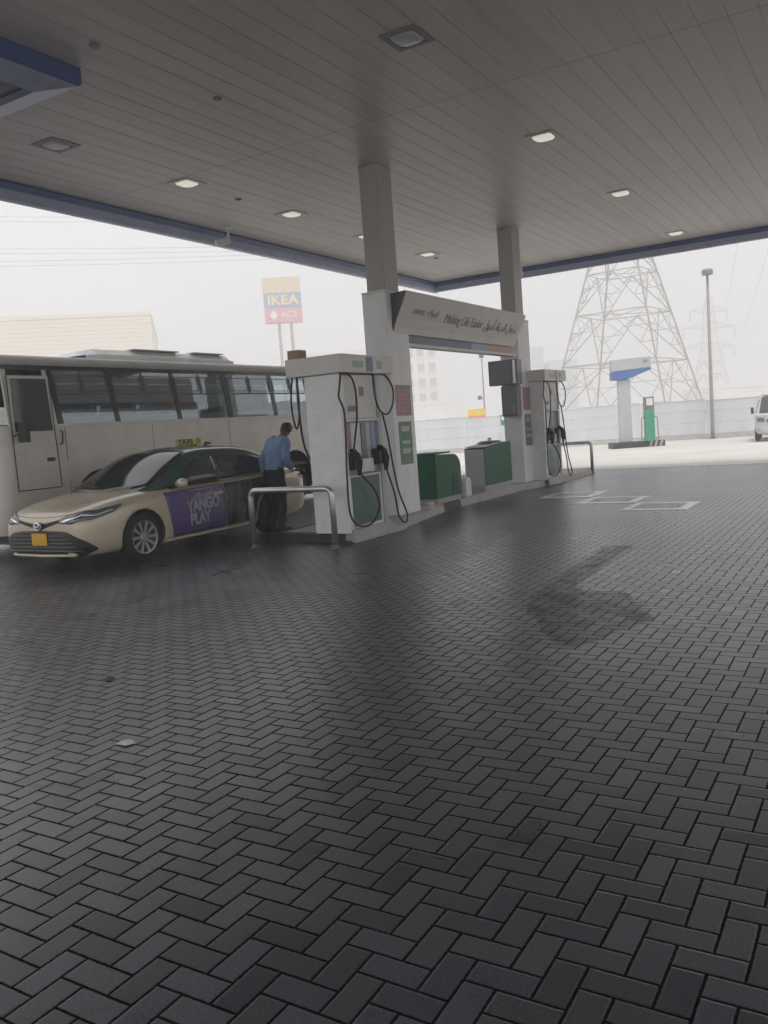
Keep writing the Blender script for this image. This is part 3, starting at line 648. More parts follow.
# wheel arches
def cut(o, c_, r, x0, x1):
    q = MB(); n_ = 40; q.prism([(c_[0] + r * math.cos(2 * math.pi * k / n_), c_[1] + r * math.sin(2 * math.pi * k / n_)) for k in range(n_)], x0, x1, 'x', 1)
    k = q.build('cutter', [o.data.materials[0], M['black']]); k.parent = o.parent
    b_ = o.modifiers.new('b', 'BOOLEAN'); b_.object = k; b_.operation = 'DIFFERENCE'; b_.solver = 'EXACT'
    me = eval_mesh(o); o.modifiers.clear(); o.data = me; bpy.data.objects.remove(k)
WC = [(.975, .335), (3.80, .335)]
for wc in WC:
    for s_ in (1, -1): cut(tb, wc, .385, .56 * s_ if s_ > 0 else -1.1, 1.1 if s_ > 0 else -.56)
for p in tb.data.polygons: p.use_smooth = True
def gh_sec(y, xb, zb, xm, zm, xr, zr, zt):
    return [(0, y, zb - .05), (xb * .7, y, zb - .04), (xb, y, zb - .01), (xb * .985, y, zb + (zm - zb) * .35), (xm, y, zm), (xr + .05, y, zr - .025), (xr * .9, y, zr), (xr * .5, y, (zr + 2 * zt) / 3), (0, y, zt)]
GS = [(1.02, .76, .93, .74, .94, .66, .955, .965), (1.25, .82, .94, .795, 1.01, .70, 1.045, 1.08), (1.60, .845, .945, .80, 1.14, .69, 1.22, 1.275), (1.95, .85, .95, .775, 1.28, .66, 1.40, 1.45), (2.25, .855, .955, .765, 1.325, .645, 1.475, 1.525),
      (2.6, .855, .96, .75, 1.325, .625, 1.49, 1.54), (3.05, .855, .965, .75, 1.325, .62, 1.482, 1.532), (3.45, .845, .975, .755, 1.315, .625, 1.455, 1.505), (3.8, .82, .99, .74, 1.265, .615, 1.375, 1.425), (4.12, .775, 1.01, .71, 1.17, .60, 1.25, 1.295), (4.48, .69, 1.03, .64, 1.07, .57, 1.095, 1.11)]
gh = loft('cabin', [gh_sec(*s_) for s_ in GS], [M['roofgreen']], taxi)
def bvh_of(*objs):
    bm = bmesh.new()
    for o in objs: bm.from_mesh(o.data)
    t = BVHTree.FromBMesh(bm); bm.free(); return t
BODY = bvh_of(tb); CAB = bvh_of(gh); BOTH = bvh_of(tb, gh)
def resample(pl, n):
    pl = [Vector(p) for p in pl]; d = [0]
    for a, b_ in zip(pl, pl[1:]): d.append(d[-1] + (b_ - a).length)
    out = []
    for k in range(n + 1):
        t = d[-1] * k / n; i = 0
        while i < len(d) - 2 and d[i + 1] < t: i += 1
        u = (t - d[i]) / max(1e-6, d[i + 1] - d[i]); out.append(pl[i].lerp(pl[i + 1], u))
    return out
def patch(name, A, B, m, tree, off=.005, nu=24, nv=8, parent=None, direction=None, thick=True):
    """skin laid on the car: ruled between polylines A and B, projected on the body and lifted"""
    a, b_ = resample(A, nu), resample(B, nu); q = MB(); vs = []; vb = []
    for j in range(nv + 1):
        for i in range(nu + 1):
            p = a[i].lerp(b_[i], j / nv); hit = None
            if direction:
                dv = Vector(direction).normalized(); h = tree.ray_cast(p - dv * 2, dv)
                if h[0]: hit = (h[0], h[1])
            if hit is None: h = tree.find_nearest(p); hit = (h[0], h[1])
            c_, nn = hit
            if direction and nn.dot(Vector(direction)) > 0: nn = -nn
            vs.append(c_ + nn * off); vb.append(c_ - nn * .002)
    W = nu + 1
    fs = [(j * W + i, j * W + i + 1, (j + 1) * W + i + 1, (j + 1) * W + i) for j in range(nv) for i in range(nu)]
    rim = list(range(W)) + [(j + 1) * W + nu for j in range(nv)] + [nv * W + i for i in range(nu - 1, -1, -1)] + [j * W for j in range(nv - 1, 0, -1)]
    o_ = len(vs); q.add(vs + vb, fs + [(rim[k], rim[(k + 1) % len(rim)], o_ + rim[(k + 1) % len(rim)], o_ + rim[k]) for k in range(len(rim))])
    o = q.build(name, m, parent or taxi, smooth=True); return o
SX = (-1, 0, 0); FY = (0, 1, 0)
# side skins (left side seen by the camera), outline in (y,z)
def side(name, top, bot, m, tree=BODY, off=.005, sgn=1, nu=26, nv=10, parent=None):
    return patch(name, [(1.0 * sgn, y, z) for y, z in top], [(1.0 * sgn, y, z) for y, z in bot], m, tree, off, nu, nv, parent, (-sgn, 0, 0))
for sg in (1, -1):
    d1 = side('front_door', [(1.40, .895), (2.1, .91), (2.64, .915)], [(1.53, .255), (2.1, .255), (2.66, .262)], M['purple'], sgn=sg)
    d2 = side('rear_door', [(2.655, .915), (3.45, .935), (4.02, .965)], [(2.675, .262), (3.33, .275), (3.40, .56), (3.60, .74), (3.86, .765)], M['darkwrap'], sgn=sg)
    side('door_handle', [(2.40, .80), (2.60, .81)], [(2.40, .765), (2.60, .775)], M['beige'], off=.035, sgn=sg, nu=6, nv=3, parent=d1)
    side('door_handle', [(3.46, .83), (3.68, .84)], [(3.46, .80), (3.68, .805)], M['darkwrap'], off=.035, sgn=sg, nu=6, nv=3, parent=d2)
    side('front_window', [(1.66, 1.0), (1.9, 1.17), (2.2, 1.325), (2.4, 1.36), (2.60, 1.37)], [(1.52, .965), (2.0, .972), (2.60, .98)], M['tint'], CAB, .006, sg)
    side('rear_window', [(2.68, 1.37), (3.1, 1.365), (3.45, 1.325), (3.74, 1.26), (3.93, 1.17)], [(2.69, .985), (3.3, 1.005), (3.78, 1.075)], M['tint'], CAB, .006, sg)
    side('window_trim', [(2.68, .972), (3.3, .99), (3.70, 1.03), (3.86, 1.09)], [(2.68, .960), (3.3, .975), (3.74, 1.012), (3.90, 1.085)], M['chrome'], CAB, .009, sg, nv=2)
    side('sill', [(1.42, .225), (3.36, .235)], [(1.42, .185), (3.36, .19)], M['beige'], off=.02, sgn=sg, nv=3)
    # headlight, tail light
    patch('headlight', [(.40 * sg, .04, .685), (.60 * sg, .12, .765), (.80 * sg, .30, .82), (.90 * sg, .70, .86)], [(.40 * sg, .04, .645), (.62 * sg, .08, .625), (.82 * sg, .22, .675), (.905 * sg, .50, .745)], M['lens'], BODY, .006, 22, 6)
    patch('headlight_strip', [(.44 * sg, .05, .660), (.62 * sg, .11, .675), (.80 * sg, .26, .725), (.89 * sg, .5, .79)], [(.44 * sg, .05, .650), (.62 * sg, .11, .655), (.80 * sg, .26, .70), (.90 * sg, .5, .775)], M['chrome'], BODY, .010, 16, 2)
    patch('tail_light', [(.88 * sg, 4.62, .92), (.84 * sg, 4.75, .92), (.66 * sg, 4.87, .92)], [(.885 * sg, 4.66, .86), (.85 * sg, 4.75, .82), (.68 * sg, 4.88, .82)], M['red'], BODY, .008, 16, 5)
    # mirror
    q = MB(); q.tube([(.90 * sg, 1.66, 1.0), (.97 * sg, 1.67, 1.005), (1.02 * sg, 1.67, 1.01), (1.08 * sg, 1.675, 1.01), (1.10 * sg, 1.68, 1.01)], [.05, .085, .092, .075, .03], 14)
    o = q.build('mirror', M['beige'], taxi, smooth=True)
    for v in o.data.vertices: v.co.y = 1.67 + (v.co.y - 1.67) * .75; v.co.z = 1.005 + (v.co.z - 1.005) * .80
    q = MB(); q.tube([(.80 * sg, 1.62, .955), (.93 * sg, 1.66, .975)], .025, 8); q.build('mirror_stalk', M['black'], o, smooth=True)
    q = MB(); q.lathe([(0, .0), (0, .06), (.004, .06), (.004, 0)], 14, 'x', (.985 * sg, 0, 0)); 
# fuel flap open + windscreen, grille, plate
patch('windscreen', [(-.60, 2.20, 1.41), (0, 2.10, 1.44), (.60, 2.20, 1.41)], [(-.82, 1.30, 1.0), (-.6, 1.12, .99), (0, 1.02, .97), (.6, 1.12, .99), (.82, 1.30, 1.0)], M['tint'], CAB, .006, 24, 14)
patch('rear_screen', [(-.50, 3.42, 1.36), (0, 3.42, 1.39), (.50, 3.42, 1.36)], [(-.60, 4.22, 1.09), (0, 4.25, 1.12), (.60, 4.22, 1.09)], M['tint'], CAB, .006, 20, 10)
def front(name, A, B, m, off=.006, nu=40, nv=6, parent=None): return patch(name, [(x, -.3, z) for x, z in A], [(x, -.3, z) for x, z in B], m, BODY, off, nu, nv, parent, FY)
front('upper_grille', [(-.62, .735), (-.36, .69), (-.14, .652), (0, .645), (.14, .652), (.36, .69), (.62, .735)], [(-.58, .695), (-.34, .645), (-.16, .600), (0, .560), (.16, .600), (.34, .645), (.58, .695)], M['black'], .004)
GY = lambda x: .0 if abs(x) < .4 else (.03 if abs(x) < .6 else (.09 if abs(x) < .75 else .22))
gl = patch('lower_grille', [(x, GY(x), z) for x, z in [(-.86, .30), (-.70, .45), (-.56, .53), (-.36, .55), (0, .555), (.36, .55), (.56, .53), (.70, .45), (.86, .30)]], [(x, GY(x), z) for x, z in [(-.855, .27), (-.62, .255), (-.3, .245), (0, .24), (.3, .245), (.62, .255), (.855, .27)]], M['black'], BODY, .008, 44, 8)
for k in range(5):
    z = .285 + k * .05; w_ = .74 - .055 * k
    front('grille_slat', [(-w_, z + .009), (w_, z + .009)], [(-w_, z - .009), (w_, z - .009)], M['dgrey'], .018, 24, 1, gl)
front('bumper_lip', [(-.66, .238), (0, .228), (.66, .238)], [(-.62, .218), (0, .208), (.62, .218)], M['beige'], .018, 24, 2)
front('bonnet_seam', [(-.62, .765), (-.3, .735), (0, .722), (.3, .735), (.62, .765)], [(-.62, .760), (-.3, .730), (0, .717), (.3, .730), (.62, .760)], M['gap'], .002, 24, 1)
pl = MB(); pl.box(-.15, .15, -.022, -.012, .36, .52); plo = pl.build('number_plate', M['yellow'], taxi, bevel=.004)
pb = MB()
for bx, bz, bw, bh in ((-.11, .475, .05, .022), (-.02, .475, .10, .022), (-.10, .395, .026, .055), (-.055, .395, .03, .055), (.0, .395, .03, .055), (.05, .395, .03, .055)): pb.box(bx, bx + bw, -.0235, -.0225, bz, bz + bh)
# badge: ring with two inner ovals
q = MB()
def oval(a, b_, cx, cz, y, r):
    q.tube([(cx + a * math.cos(2 * math.pi * k / 28), y, cz + b_ * math.sin(2 * math.pi * k / 28)) for k in range(29)], r, 6)
q.lathe([(-.012, 0), (-.012, .055), (0, .06)], 24, 'y', (0, -.012, .615))
bd = q.build('badge', M['dgrey'], taxi, smooth=True)
q = MB(); oval(.072, .05, 0, .615, -.03, .009); oval(.030, .046, 0, .615, -.034, .007); oval(.052, .022, 0, .632, -.034, .007); q.build('badge_ovals', M['chrome'], bd, smooth=True)
# roof sign
q = MB(); q.box(-.21, .25, 2.84, 2.96, 1.535, 1.645); rsn = q.build('roof_sign', M['ytaxi'], taxi, bevel=.02, seg=3)
q = MB(); q.box(-.16, .16, 2.86, 2.94, 1.49, 1.534); q.build('sign_foot', M['black'], rsn)
text('sign_lettering', 'TAXI', .105, frame_mtx((.02, 2.837, 1.59), (1, 0, 0), (0, 0, 1)), M['black'], rsn, sx=1.35, off=.004)
q = MB(); q.tube([(.20, 3.02, 1.48), (.22, 3.10, 1.55), (.22, 3.20, 1.54)], [.02, .03, .012], 8); q.build('aerial', M['black'], taxi)
# lettering on the purple door
def dlet(body, y, z, size, sx):
    o = text('lettering', body, size, frame_mtx((.924, y, z), (0, 1, .06), (0, -.05, 1)), M['wtext'], taxi, ext=.001, sx=sx, off=.010 if size > .15 else .003)
    for v in o.data.vertices:
        h = BODY.ray_cast(Vector((2, v.co.y, v.co.z)), Vector((-1, 0, 0)))
        if h[0]: v.co.x = h[0].x + .009
    return o
dlet('YANGO', 2.16, .655, .235, .80); dlet('PLAY', 2.07, .455, .235, .80)
dlet('\uFEF1\uFEFC\uFE91 \uFEEE\uFED0\uFEE7\uFE8E\uFEF3', 2.18, .80, .12, 1.1)
# wheels
def wheel(loc, sg, nm='wheel', r=.335, wd=.22, spokes=10):
    e = MB(); e.lathe([(.0, r * .68), (.0, r * .72), (-.012, r * .9), (-.02, r * .97), (-.05, r), (-wd + .05, r), (-wd + .02, r * .97), (-wd, r * .9), (-wd, r * .6)], 44, 'x')
    o = e.build('wheel', M['tyre'], taxi, smooth=True)
    q = MB(); q.lathe([(-.01, r * .68), (.004, r * .69), (.0, r * .64), (-.05, r * .62), (-.10, r * .60)], 44, 'x')
    for k in range(spokes):
        a = 2 * math.pi * k / spokes; ca, sa = math.cos(a), math.sin(a)
        def P(t, u, x_): return (x_, t * ca - u * sa, t * sa + u * ca)
        wi, wo_ = .014, .026; r0, r1 = r * .16, r * .645
        q.add([P(r0, -wi, -.012), P(r0, wi, -.012), P(r1, wo_, -.006), P(r1, -wo_, -.006), P(r0, -wi, -.05), P(r0, wi, -.05), P(r1, wo_, -.045), P(r1, -wo_, -.045)],
              [(0, 1, 2, 3), (0, 4, 5, 1), (1, 5, 6, 2), (2, 6, 7, 3), (3, 7, 4, 0)])
    q.lathe([(0.0, 0), (-.002, .05), (-.012, .062), (-.05, .062)], 20, 'x'); q.build('rim', M['silver'], o, autosmooth=True)
    q = MB(); q.lathe([(-.075, 0), (-.075, r * .6)], 32, 'x'); q.build('brake_disc', M['dgrey'], o)
    o.location = loc
    if sg < 0: o.rotation_euler = (0, 0, math.pi)
    return o
for wc in WC:
    for sg in (1, -1): wheel((.905 * sg, wc[0], wc[1]), sg)

# ------------------------------------------------------------------ bus
BX, BY0, BY1 = 0.0, 0.0, 9.9       # local: right side plane x=0, front y=0
bus = thing('bus', 'cream passenger bus with dark window band parked behind the taxi', 'bus', (-11.62, 8.0, 0))
BW = 2.38
def rrect(x0, x1, y0, y1, r, n_=6):
    pts = []
    for cx, cy_, a0 in ((x1 - r, y0 + r, -90), (x1 - r, y1 - r, 0), (x0 + r, y1 - r, 90), (x0 + r, y0 + r, 180)):
        for k in range(n_ + 1): a = R(a0 + 90 * k / n_); pts.append((cx + r * math.cos(a), cy_ + r * math.sin(a)))
    return pts
def stack(levels, q, mi=0, cap0=True, cap1=True):
    """levels: list of (z, inset, r)"""
    rings = [[(x_, y_, z) for x_, y_ in rrect(-BW + i, -i, BY0 + i, BY1 - i, r_)] for z, i, r_ in levels]; n_ = len(rings[0])
    vs = [p for r_ in rings for p in r_]; fs = [(a * n_ + k, a * n_ + (k + 1) % n_, (a + 1) * n_ + (k + 1) % n_, (a + 1) * n_ + k) for a in range(len(rings) - 1) for k in range(n_)]
    if cap0: fs.append(tuple(range(n_ - 1, -1, -1)))
    if cap1: fs.append(tuple(range((len(rings) - 1) * n_, len(rings) * n_)))
    q.add(vs, fs, mi)
q = MB(); stack([(.34, .06, .26), (.42, .02, .28), (.80, .0, .3), (1.3, .0, .3), (2.03, .015, .3)], q); bb = q.build('lower_body', [M['bus'], M['black']], bus, autosmooth=True)
for yc in (1.95, 7.45):
    cut(bb, (yc, .62), .62, -.45, .3); cut(bb, (yc, .62), .62, -BW - .3, -BW + .45)
q = MB(); stack([(2.972, .060, .28), (3.03, .062, .28), (3.10, .10, .28), (3.14, .22, .28), (3.155, .5, .3)], q); q.build('roof', M['busroof'], bus, smooth=True)
q = MB(); stack([(2.90, .068, .27), (2.97, .067, .27)], q); q.build('header_band', M['busdark'], bus)
q = MB(); q.box(-BW + .3, -.3, .4, BY1 - .3, .16, .338); q.build('chassis_light_block', M['black'], bus)  # dark box added under the bus to block light from its far side
q = MB(); q.box(-BW + .1, -.1, .3, BY1 - .1, .9, .96); q.build('floor', M['dgrey'], bus)
# tilted window band: x from -.015 at z2.03 to -.06 at 2.97
def wx(z): return -.016 - (z - 2.03) * .047
pil = [(1.18, 1.30), (2.40, 2.50), (3.92, 4.02), (5.36, 5.50), (6.86, 6.98), (8.2, 8.32), (9.5, 9.62)]
skew = .14
def band(q, ya, yb, z0, z1, side_, dx0=.0, dx1=.03, sk=skew):
    f = (lambda x_: x_) if side_ > 0 else (lambda x_: -BW - x_)
    def P(y, z, d): return (f(wx(z) - d), y - (z - 2.03) * sk, z)
    v = [P(ya, z0, dx0), P(yb, z0, dx0), P(yb, z1, dx0), P(ya, z1, dx0), P(ya, z0, dx1), P(yb, z0, dx1), P(yb, z1, dx1), P(ya, z1, dx1)]
    q.add(v, [(0, 1, 2, 3), (7, 6, 5, 4), (0, 4, 5, 1), (1, 5, 6, 2), (2, 6, 7, 3), (3, 7, 4, 0)])
for sd_ in (1, -1):
    q = MB()
    for a, b_ in pil: q = MB(); band(q, a, b_, 2.03, 2.90, sd_); q.build('window_pillar', M['busdark'], bus)
    for i in range(len(pil) - 1):
        a, b_ = pil[i][1], pil[i + 1][0]
        q = MB(); band(q, a, b_, 2.032, 2.90, sd_, .010, .014); wdo = q.build('window', GL_BUS, bus)
        q = MB()
        for y0_, y1_, z0_, z1_ in ((a, b_, 2.50, 2.53), ((a + b_) / 2 - .02, (a + b_) / 2 + .02, 2.53, 2.88)): band(q, y0_, y1_, z0_, z1_, sd_, .0, .02)
        for ya in (a + .02, (a + b_) / 2 + .04):
            yb = ya + (b_ - a) / 2 - .07
            for y0_, y1_, z0_, z1_ in ((ya, yb, 2.56, 2.575), (ya, yb, 2.82, 2.835), (ya, ya + .015, 2.575, 2.82), (yb - .015, yb, 2.575, 2.82)): band(q, y0_, y1_, z0_, z1_, sd_, .004, .022)
        q.build('sliding_frame', M['dgrey'], wdo)
    if sd_ < 0:
        for i in range(len(pil) - 1): q = MB(); band(q, pil[i][1], pil[i + 1][0], 2.46, 2.89, -1, .03, .04); q.build('window_dark_panel', M['seat'], bus)  # dark panels added behind the far-side glass to darken the upper windows
    # white interior sill seen through the glass
    q = MB(); f = (lambda x_: x_) if sd_ > 0 else (lambda x_: -BW - x_)
    x0_, x1_ = sorted((f(-.05), f(-.07))); q.box(x0_, x1_, 1.3, 9.4, 2.034, 2.14); q.build('inner_sill', M['whitep'], bus)
# front window band: corner posts, windscreen, cab door with window
for a_, b_, s_, k_ in ((.28, .36, 1, .02), (1.10, 1.17, 1, .10), (.30, .44, -1, .02)): q = MB(); band(q, a_, b_, 2.03, 2.90, s_, sk=k_); q.build('cab_pillar', M['bus'], bus)
q = MB(); q.prism([(.31, 1.02), (1.10, 1.02), (1.05, 2.80), (.31, 2.80)], -.004, .012, 'x'); dr = q.build('driver_door', M['bus'], bus)
q = MB(); q.prism([(.36, 1.93), (1.045, 1.93), (1.0, 2.75), (.36, 2.75)], .013, .020, 'x'); q.build('door_window', M['tint'], dr)
q = MB()
for a, b_ in (((.305, 1.01), (.305, 2.81)), ((1.105, 1.01), (1.055, 2.81)), ((.305, 1.015), (1.105, 1.015))):
    q.tube([(.012, a[0], a[1]), (.012, b_[0], b_[1])], .009, 6)
q.build('door_seal', M['gap'], dr)
q = MB(); q.box(.013, .03, .88, 1.02, 1.44, 1.50); q.build('door_handle', M['black'], dr)
q = MB(); q.tube([(.02, 1.16, 1.70), (.07, 1.16, 1.72), (.07, 1.18, 1.90), (.02, 1.18, 1.92)], .014, 6); q.build('grab_handle', M['black'], bus)
q = MB(); q.box(.0, .006, 1.06, 1.32, 1.10, 1.42); q.build('fuel_flap', M['bus'], bus, bevel=.002)
q = MB(); q.prism([(-2.05, .012), (-.32, .012), (-.32, .03), (-2.05, .03)], 2.0, 2.86, 'z'); q.build('windscreen', M['tint'], bus)
q = MB(); q.box(-2.0, -.35, -.05, .1, .36, .62); q.build('front_bumper', M['dgrey'], bus, bevel=.03)
q = MB(); q.tube([(.02, .30, 1.86), (.12, .36, 1.90), (.16, .40, 1.95)], .014, 6); q.box(.07, .25, .36, .44, 1.76, 2.08); q.build('mirror', M['black'], bus)
q = MB(); q.box(-1.95, -.45, 2.3, 6.15, 3.157, 3.24); q.prism([(-1.95, 3.24), (-1.80, 3.36), (-.60, 3.36), (-.45, 3.24)], 2.5, 6.05, 'y'); q.build('roof_unit', M['white'], bus, bevel=.02)
q = MB(); q.prism([(1.75, 3.158), (2.29, 3.158), (2.29, 3.235)], -1.9, -.5, 'x'); q.build('roof_unit_cowl', M['bluemid'], bus)
q = MB(); q.box(-.7, -.5, 3.4, 4.6, 3.363, 3.385); q.box(-.7, -.5, 5.0, 5.9, 3.363, 3.385); q.build('roof_grille', M['lgrey'], bus)
q = MB(); q.box(.001, .010, .2, 9.7, 1.985, 2.028); q.build('belt_trim', M['bus'], bus)
q = MB()
for y in (1.28, 3.2, 5.3, 8.6): q.box(.0005, .003, y, y + .008, .45, 1.98)
q.box(.0005, .003, 1.28, 9.6, .98, .988); q.build('panel_seam', M['gap'], bus)
for yc in (1.95, 7.45):
    for xx, sg in ((-.03, 1), (-BW + .03, -1)):
        e = MB(); r = .44; e.lathe([(0, .25), (0, .30), (-.02, .40), (-.06, r), (-.22, r), (-.25, .4), (-.25, .2)], 36, 'x'); o = e.build('wheel', M['tyre'], bus, smooth=True); o.location = (xx, yc, .44)
        h = MB(); h.lathe([(-.01, .25), (.0, .24), (-.06, .2), (-.06, .1), (0, .09), (.0, 0)], 28, 'x'); h.build('rim', M['silver'], o, autosmooth=True)
        if sg < 0: o.rotation_euler = (0, 0, math.pi)
# seats
s0 = None
for i in range(8):
    for xx in (-.62, -BW + .62):
        if s0 is None:
            q = MB(); q.box(-.42, .42, 0, .46, .40, .52); q.prism([(.40, .5), (.52, .5), (.62, 1.38), (.54, 1.42), (.48, 1.38)], -.42, -.02, 'x'); q.prism([(.40, .5), (.52, .5), (.62, 1.38), (.54, 1.42), (.48, 1.38)], .02, .42, 'x'); q.box(-.36, -.3, .1, .4, 0, .4); q.box(.3, .36, .1, .4, 0, .4)
            s0 = q.build('passenger_seat', M['seat'], bus, bevel=.03); s0.location = (xx, 1.5 + i * .95, .96)
        else:
            c_ = s0.copy(); COL.objects.link(c_); c_.location = (xx, 1.5 + i * .95, .96)

# ------------------------------------------------------------------ person
def person():
    t = thing('person', 'man in blue shirt and black trousers fuelling the taxi, head bent down', 'person', (-8.66, 10.88, 0), R(-14)); t.scale = (1.05, 1.05, 1.04)
    V = {}; E = []; RAD = {}
    def add(k, p, r, par=None):
        V[k] = p; RAD[k] = r
        if par: E.append((par, k))
    add('pel', (0, 0, .94), (.155, .115)); add('wai', (0, .02, 1.06), (.145, .105), 'pel'); add('che', (0, .075, 1.25), (.168, .120), 'wai'); add('upp', (0, .15, 1.39), (.155, .105), 'che')
    add('nb', (0, .215, 1.475), (.065, .065), 'upp'); add('nk', (0, .265, 1.525), (.056, .056), 'nb')
    add('hd1', (0, .315, 1.58), (.076, .088), 'nk'); add('hd2', (0, .345, 1.65), (.082, .096), 'hd1'); add('hd3', (0, .35, 1.715), (.058, .068), 'hd2')
    for s_, n_ in ((-1, 'l'), (1, 'r')):
        add('sh' + n_, (.175 * s_, .15, 1.41), (.070, .074), 'upp')
        add('hip' + n_, (.095 * s_, 0, .87), (.095, .10), 'pel'); add('th' + n_, (.11 * s_, .01, .68), (.085, .09), 'hip' + n_); add('kn' + n_, (.115 * s_, .02, .48), (.062, .065), 'th' + n_)
        add('ca' + n_, (.12 * s_, -.01, .33), (.056, .06), 'kn' + n_); add('an' + n_, (.125 * s_, -.02, .10), (.042, .045), 'ca' + n_); add('ft' + n_, (.13 * s_, .05, .05), (.045, .04), 'an' + n_); add('to' + n_, (.14 * s_, .17, .035), (.04, .03), 'ft' + n_)
    arms = {'l': [(-.235, .04, 1.20, .05), (-.275, -.02, 1.10, .047), (-.25, 0, 1.0, .040), (-.22, .03, .92, .030), (-.205, .05, .89, .034)],
            'r': [(.205, .10, 1.24, .05), (.20, .11, 1.12, .046), (.13, .22, 1.06, .040), (.05, .32, 1.01, .030), (.01, .355, 1.0, .034)]}
    for n_, L_ in arms.items():
        pr = 'sh' + n_
        for i, (x, y, z, r) in enumerate(L_): add('a%d%s' % (i, n_), (x, y, z), (r, r * .95), pr); pr = 'a%d%s' % (i, n_)
        hx, hy, hz = L_[-1][:3]; w_ = Vector(L_[-1][:3]) - Vector(L_[-2][:3]); w_.normalize(); sx_ = w_.cross(Vector((0, 0, 1))).normalized()
        for f, (off, ln) in enumerate(((-.028, .06), (-.009, .07), (.010, .066), (.028, .052))):
            b0 = Vector((hx, hy, hz)) + w_ * .03 + sx_ * off; b1 = b0 + w_ * ln * .5; b2 = b1 + w_ * ln * .25 + Vector((0, 0, -.03))
            add('f%d%s' % (f, n_), tuple(b0), (.0095, .0095), pr); add('g%d%s' % (f, n_), tuple(b1), (.009, .009), 'f%d%s' % (f, n_)); add('h%d%s' % (f, n_), tuple(b2), (.0075, .0075), 'g%d%s' % (f, n_))
        b0 = Vector((hx, hy, hz)) - sx_ * (.03 if n_ == 'l' else -.03) * -1; b1 = b0 + w_ * .03 + Vector((0, 0, -.03)); add('t0' + n_, tuple(b0), (.011, .011), pr); add('t1' + n_, tuple(b1), (.009, .009), 't0' + n_)
    keys = list(V); idx = {k: i for i, k in enumerate(keys)}
    me = bpy.data.meshes.new('person_body'); me.from_pydata([V[k] for k in keys], [(idx[a], idx[b_]) for a, b_ in E], []); o = bpy.data.objects.new('body', me); COL.objects.link(o)
    sk = o.modifiers.new('k', 'SKIN'); sk.use_smooth_shade = True
    for i, k in enumerate(keys):
        sv = me.skin_vertices[0].data[i]; sv.radius = RAD[k]; sv.use_root = (k == 'pel')
    ss_ = o.modifiers.new('s', 'SUBSURF'); ss_.levels = 2
    m2 = eval_mesh(o); o.modifiers.clear(); o.data = m2; m2.materials.clear(); m2.materials.append(M['skin']); o.parent = t
    for p in m2.polygons: p.use_smooth = True
    bones = [(a, b_, Vector(V[a]), Vector(V[b_])) for a, b_ in E]
    def region(p):
        best = None
        for a, b_, u, v in bones:
            d = v - u; tt = max(0, min(1, (p - u).dot(d) / d.length_squared)); q_ = (p - (u + d * tt)).length
            if best is None or q_ < best[0]: best = (q_, b_, tt)
        return best[1], best[2]
    def cloth(name, keep, m, off, wob=0):
        bm = bmesh.new(); bm.from_mesh(m2); bm.normal_update()
        kill = [f for f in bm.faces if not keep(f.calc_center_median())]
        bmesh.ops.delete(bm, geom=kill, context='FACES'); bm.normal_update()
        for v in bm.verts:
            r_ = math.sin(v.co.z * 31 + v.co.x * 23) * math.sin(v.co.x * 41 - v.co.z * 17 + v.co.y * 29)
            v.co += v.normal * (off + wob * r_)
        mm = bpy.data.meshes.new(name); bm.to_mesh(mm); bm.free(); mm.materials.append(m); oo = bpy.data.objects.new(name, mm); COL.objects.link(oo); oo.parent = t
        for p in mm.polygons: p.use_smooth = True
        so_ = oo.modifiers.new('t', 'SOLIDIFY'); so_.thickness = .006; so_.offset = 1
        return oo
    def is_shirt(p):
        k, tt = region(p)
        if k in ('wai', 'che', 'upp', 'shl', 'shr'): return True
        if k in ('pel', 'hipl', 'hipr'): return p.z > .84
        if k == 'nb': return p.z < 1.47
        if k[0] == 'a' and k[1].isdigit(): return int(k[1]) <= 2 or (int(k[1]) == 3 and tt < .55)
        return False
    def is_tr(p):
        k, tt = region(p)
        return k[:3] in ('hip', ) or k[:2] in ('th', 'kn', 'ca') or (k[:2] == 'an' and p.z > .06) or (k in ('wai', 'pel') and p.z < 1.0)
    def is_shoe(p):
        k, tt = region(p); return k[:2] in ('ft', 'to') or (k[:2] == 'an' and p.z < .11)
    cloth('shirt', is_shirt, M['shirt'], .020, .010); cloth('trousers', is_tr, M['trouser'], .022, .008); cloth('shoes', is_shoe, M['shoe'], .010)
    def is_hair(p):
        k, tt = region(p)
        if k not in ('hd2', 'hd3', 'hd1'): return False
        q_ = p - Vector((0, .34, 1.64)); return q_.z > .045 or (q_.y < .03 and q_.z > -.06) 
    cloth('hair', is_hair, M['hair'], .006, .003)
    # face: nose, brow, ears, mouth
    q = MB()
    for s_ in (-1, 1): q.tube([(.078 * s_, .235, 1.665), (.090 * s_, .228, 1.66), (.088 * s_, .232, 1.63)], [.012, .018, .010], 8)
    q.tube([(0, .335, 1.675), (0, .352, 1.645), (0, .338, 1.632)], [.010, .017, .010], 8); q.build('ears_and_nose', M['skin'], t, smooth=True).location = (0, .10, -.02)
    q = MB()
    for s_ in (-1, 1): q.lathe([(0, 0), (.006, .011), (.012, 0)], 10, 'y', (.032 * s_, .325, 1.682))
    q.tube([(-.022, .326, 1.60), (0, .333, 1.598), (.022, .326, 1.60)], .005, 6); q.build('eyes_and_mouth', M['hair'], t, smooth=True).location = (0, .10, -.02)
person()

# ------------------------------------------------------------------ beyond the forecourt
def along(p, q_, t): return tuple(a + (b_ - a) * t for a, b_ in zip(p, q_))
fr = Vector((right.x, right.y, 0)).normalized(); ff = Vector((fwd.x, fwd.y, 0)).normalized()
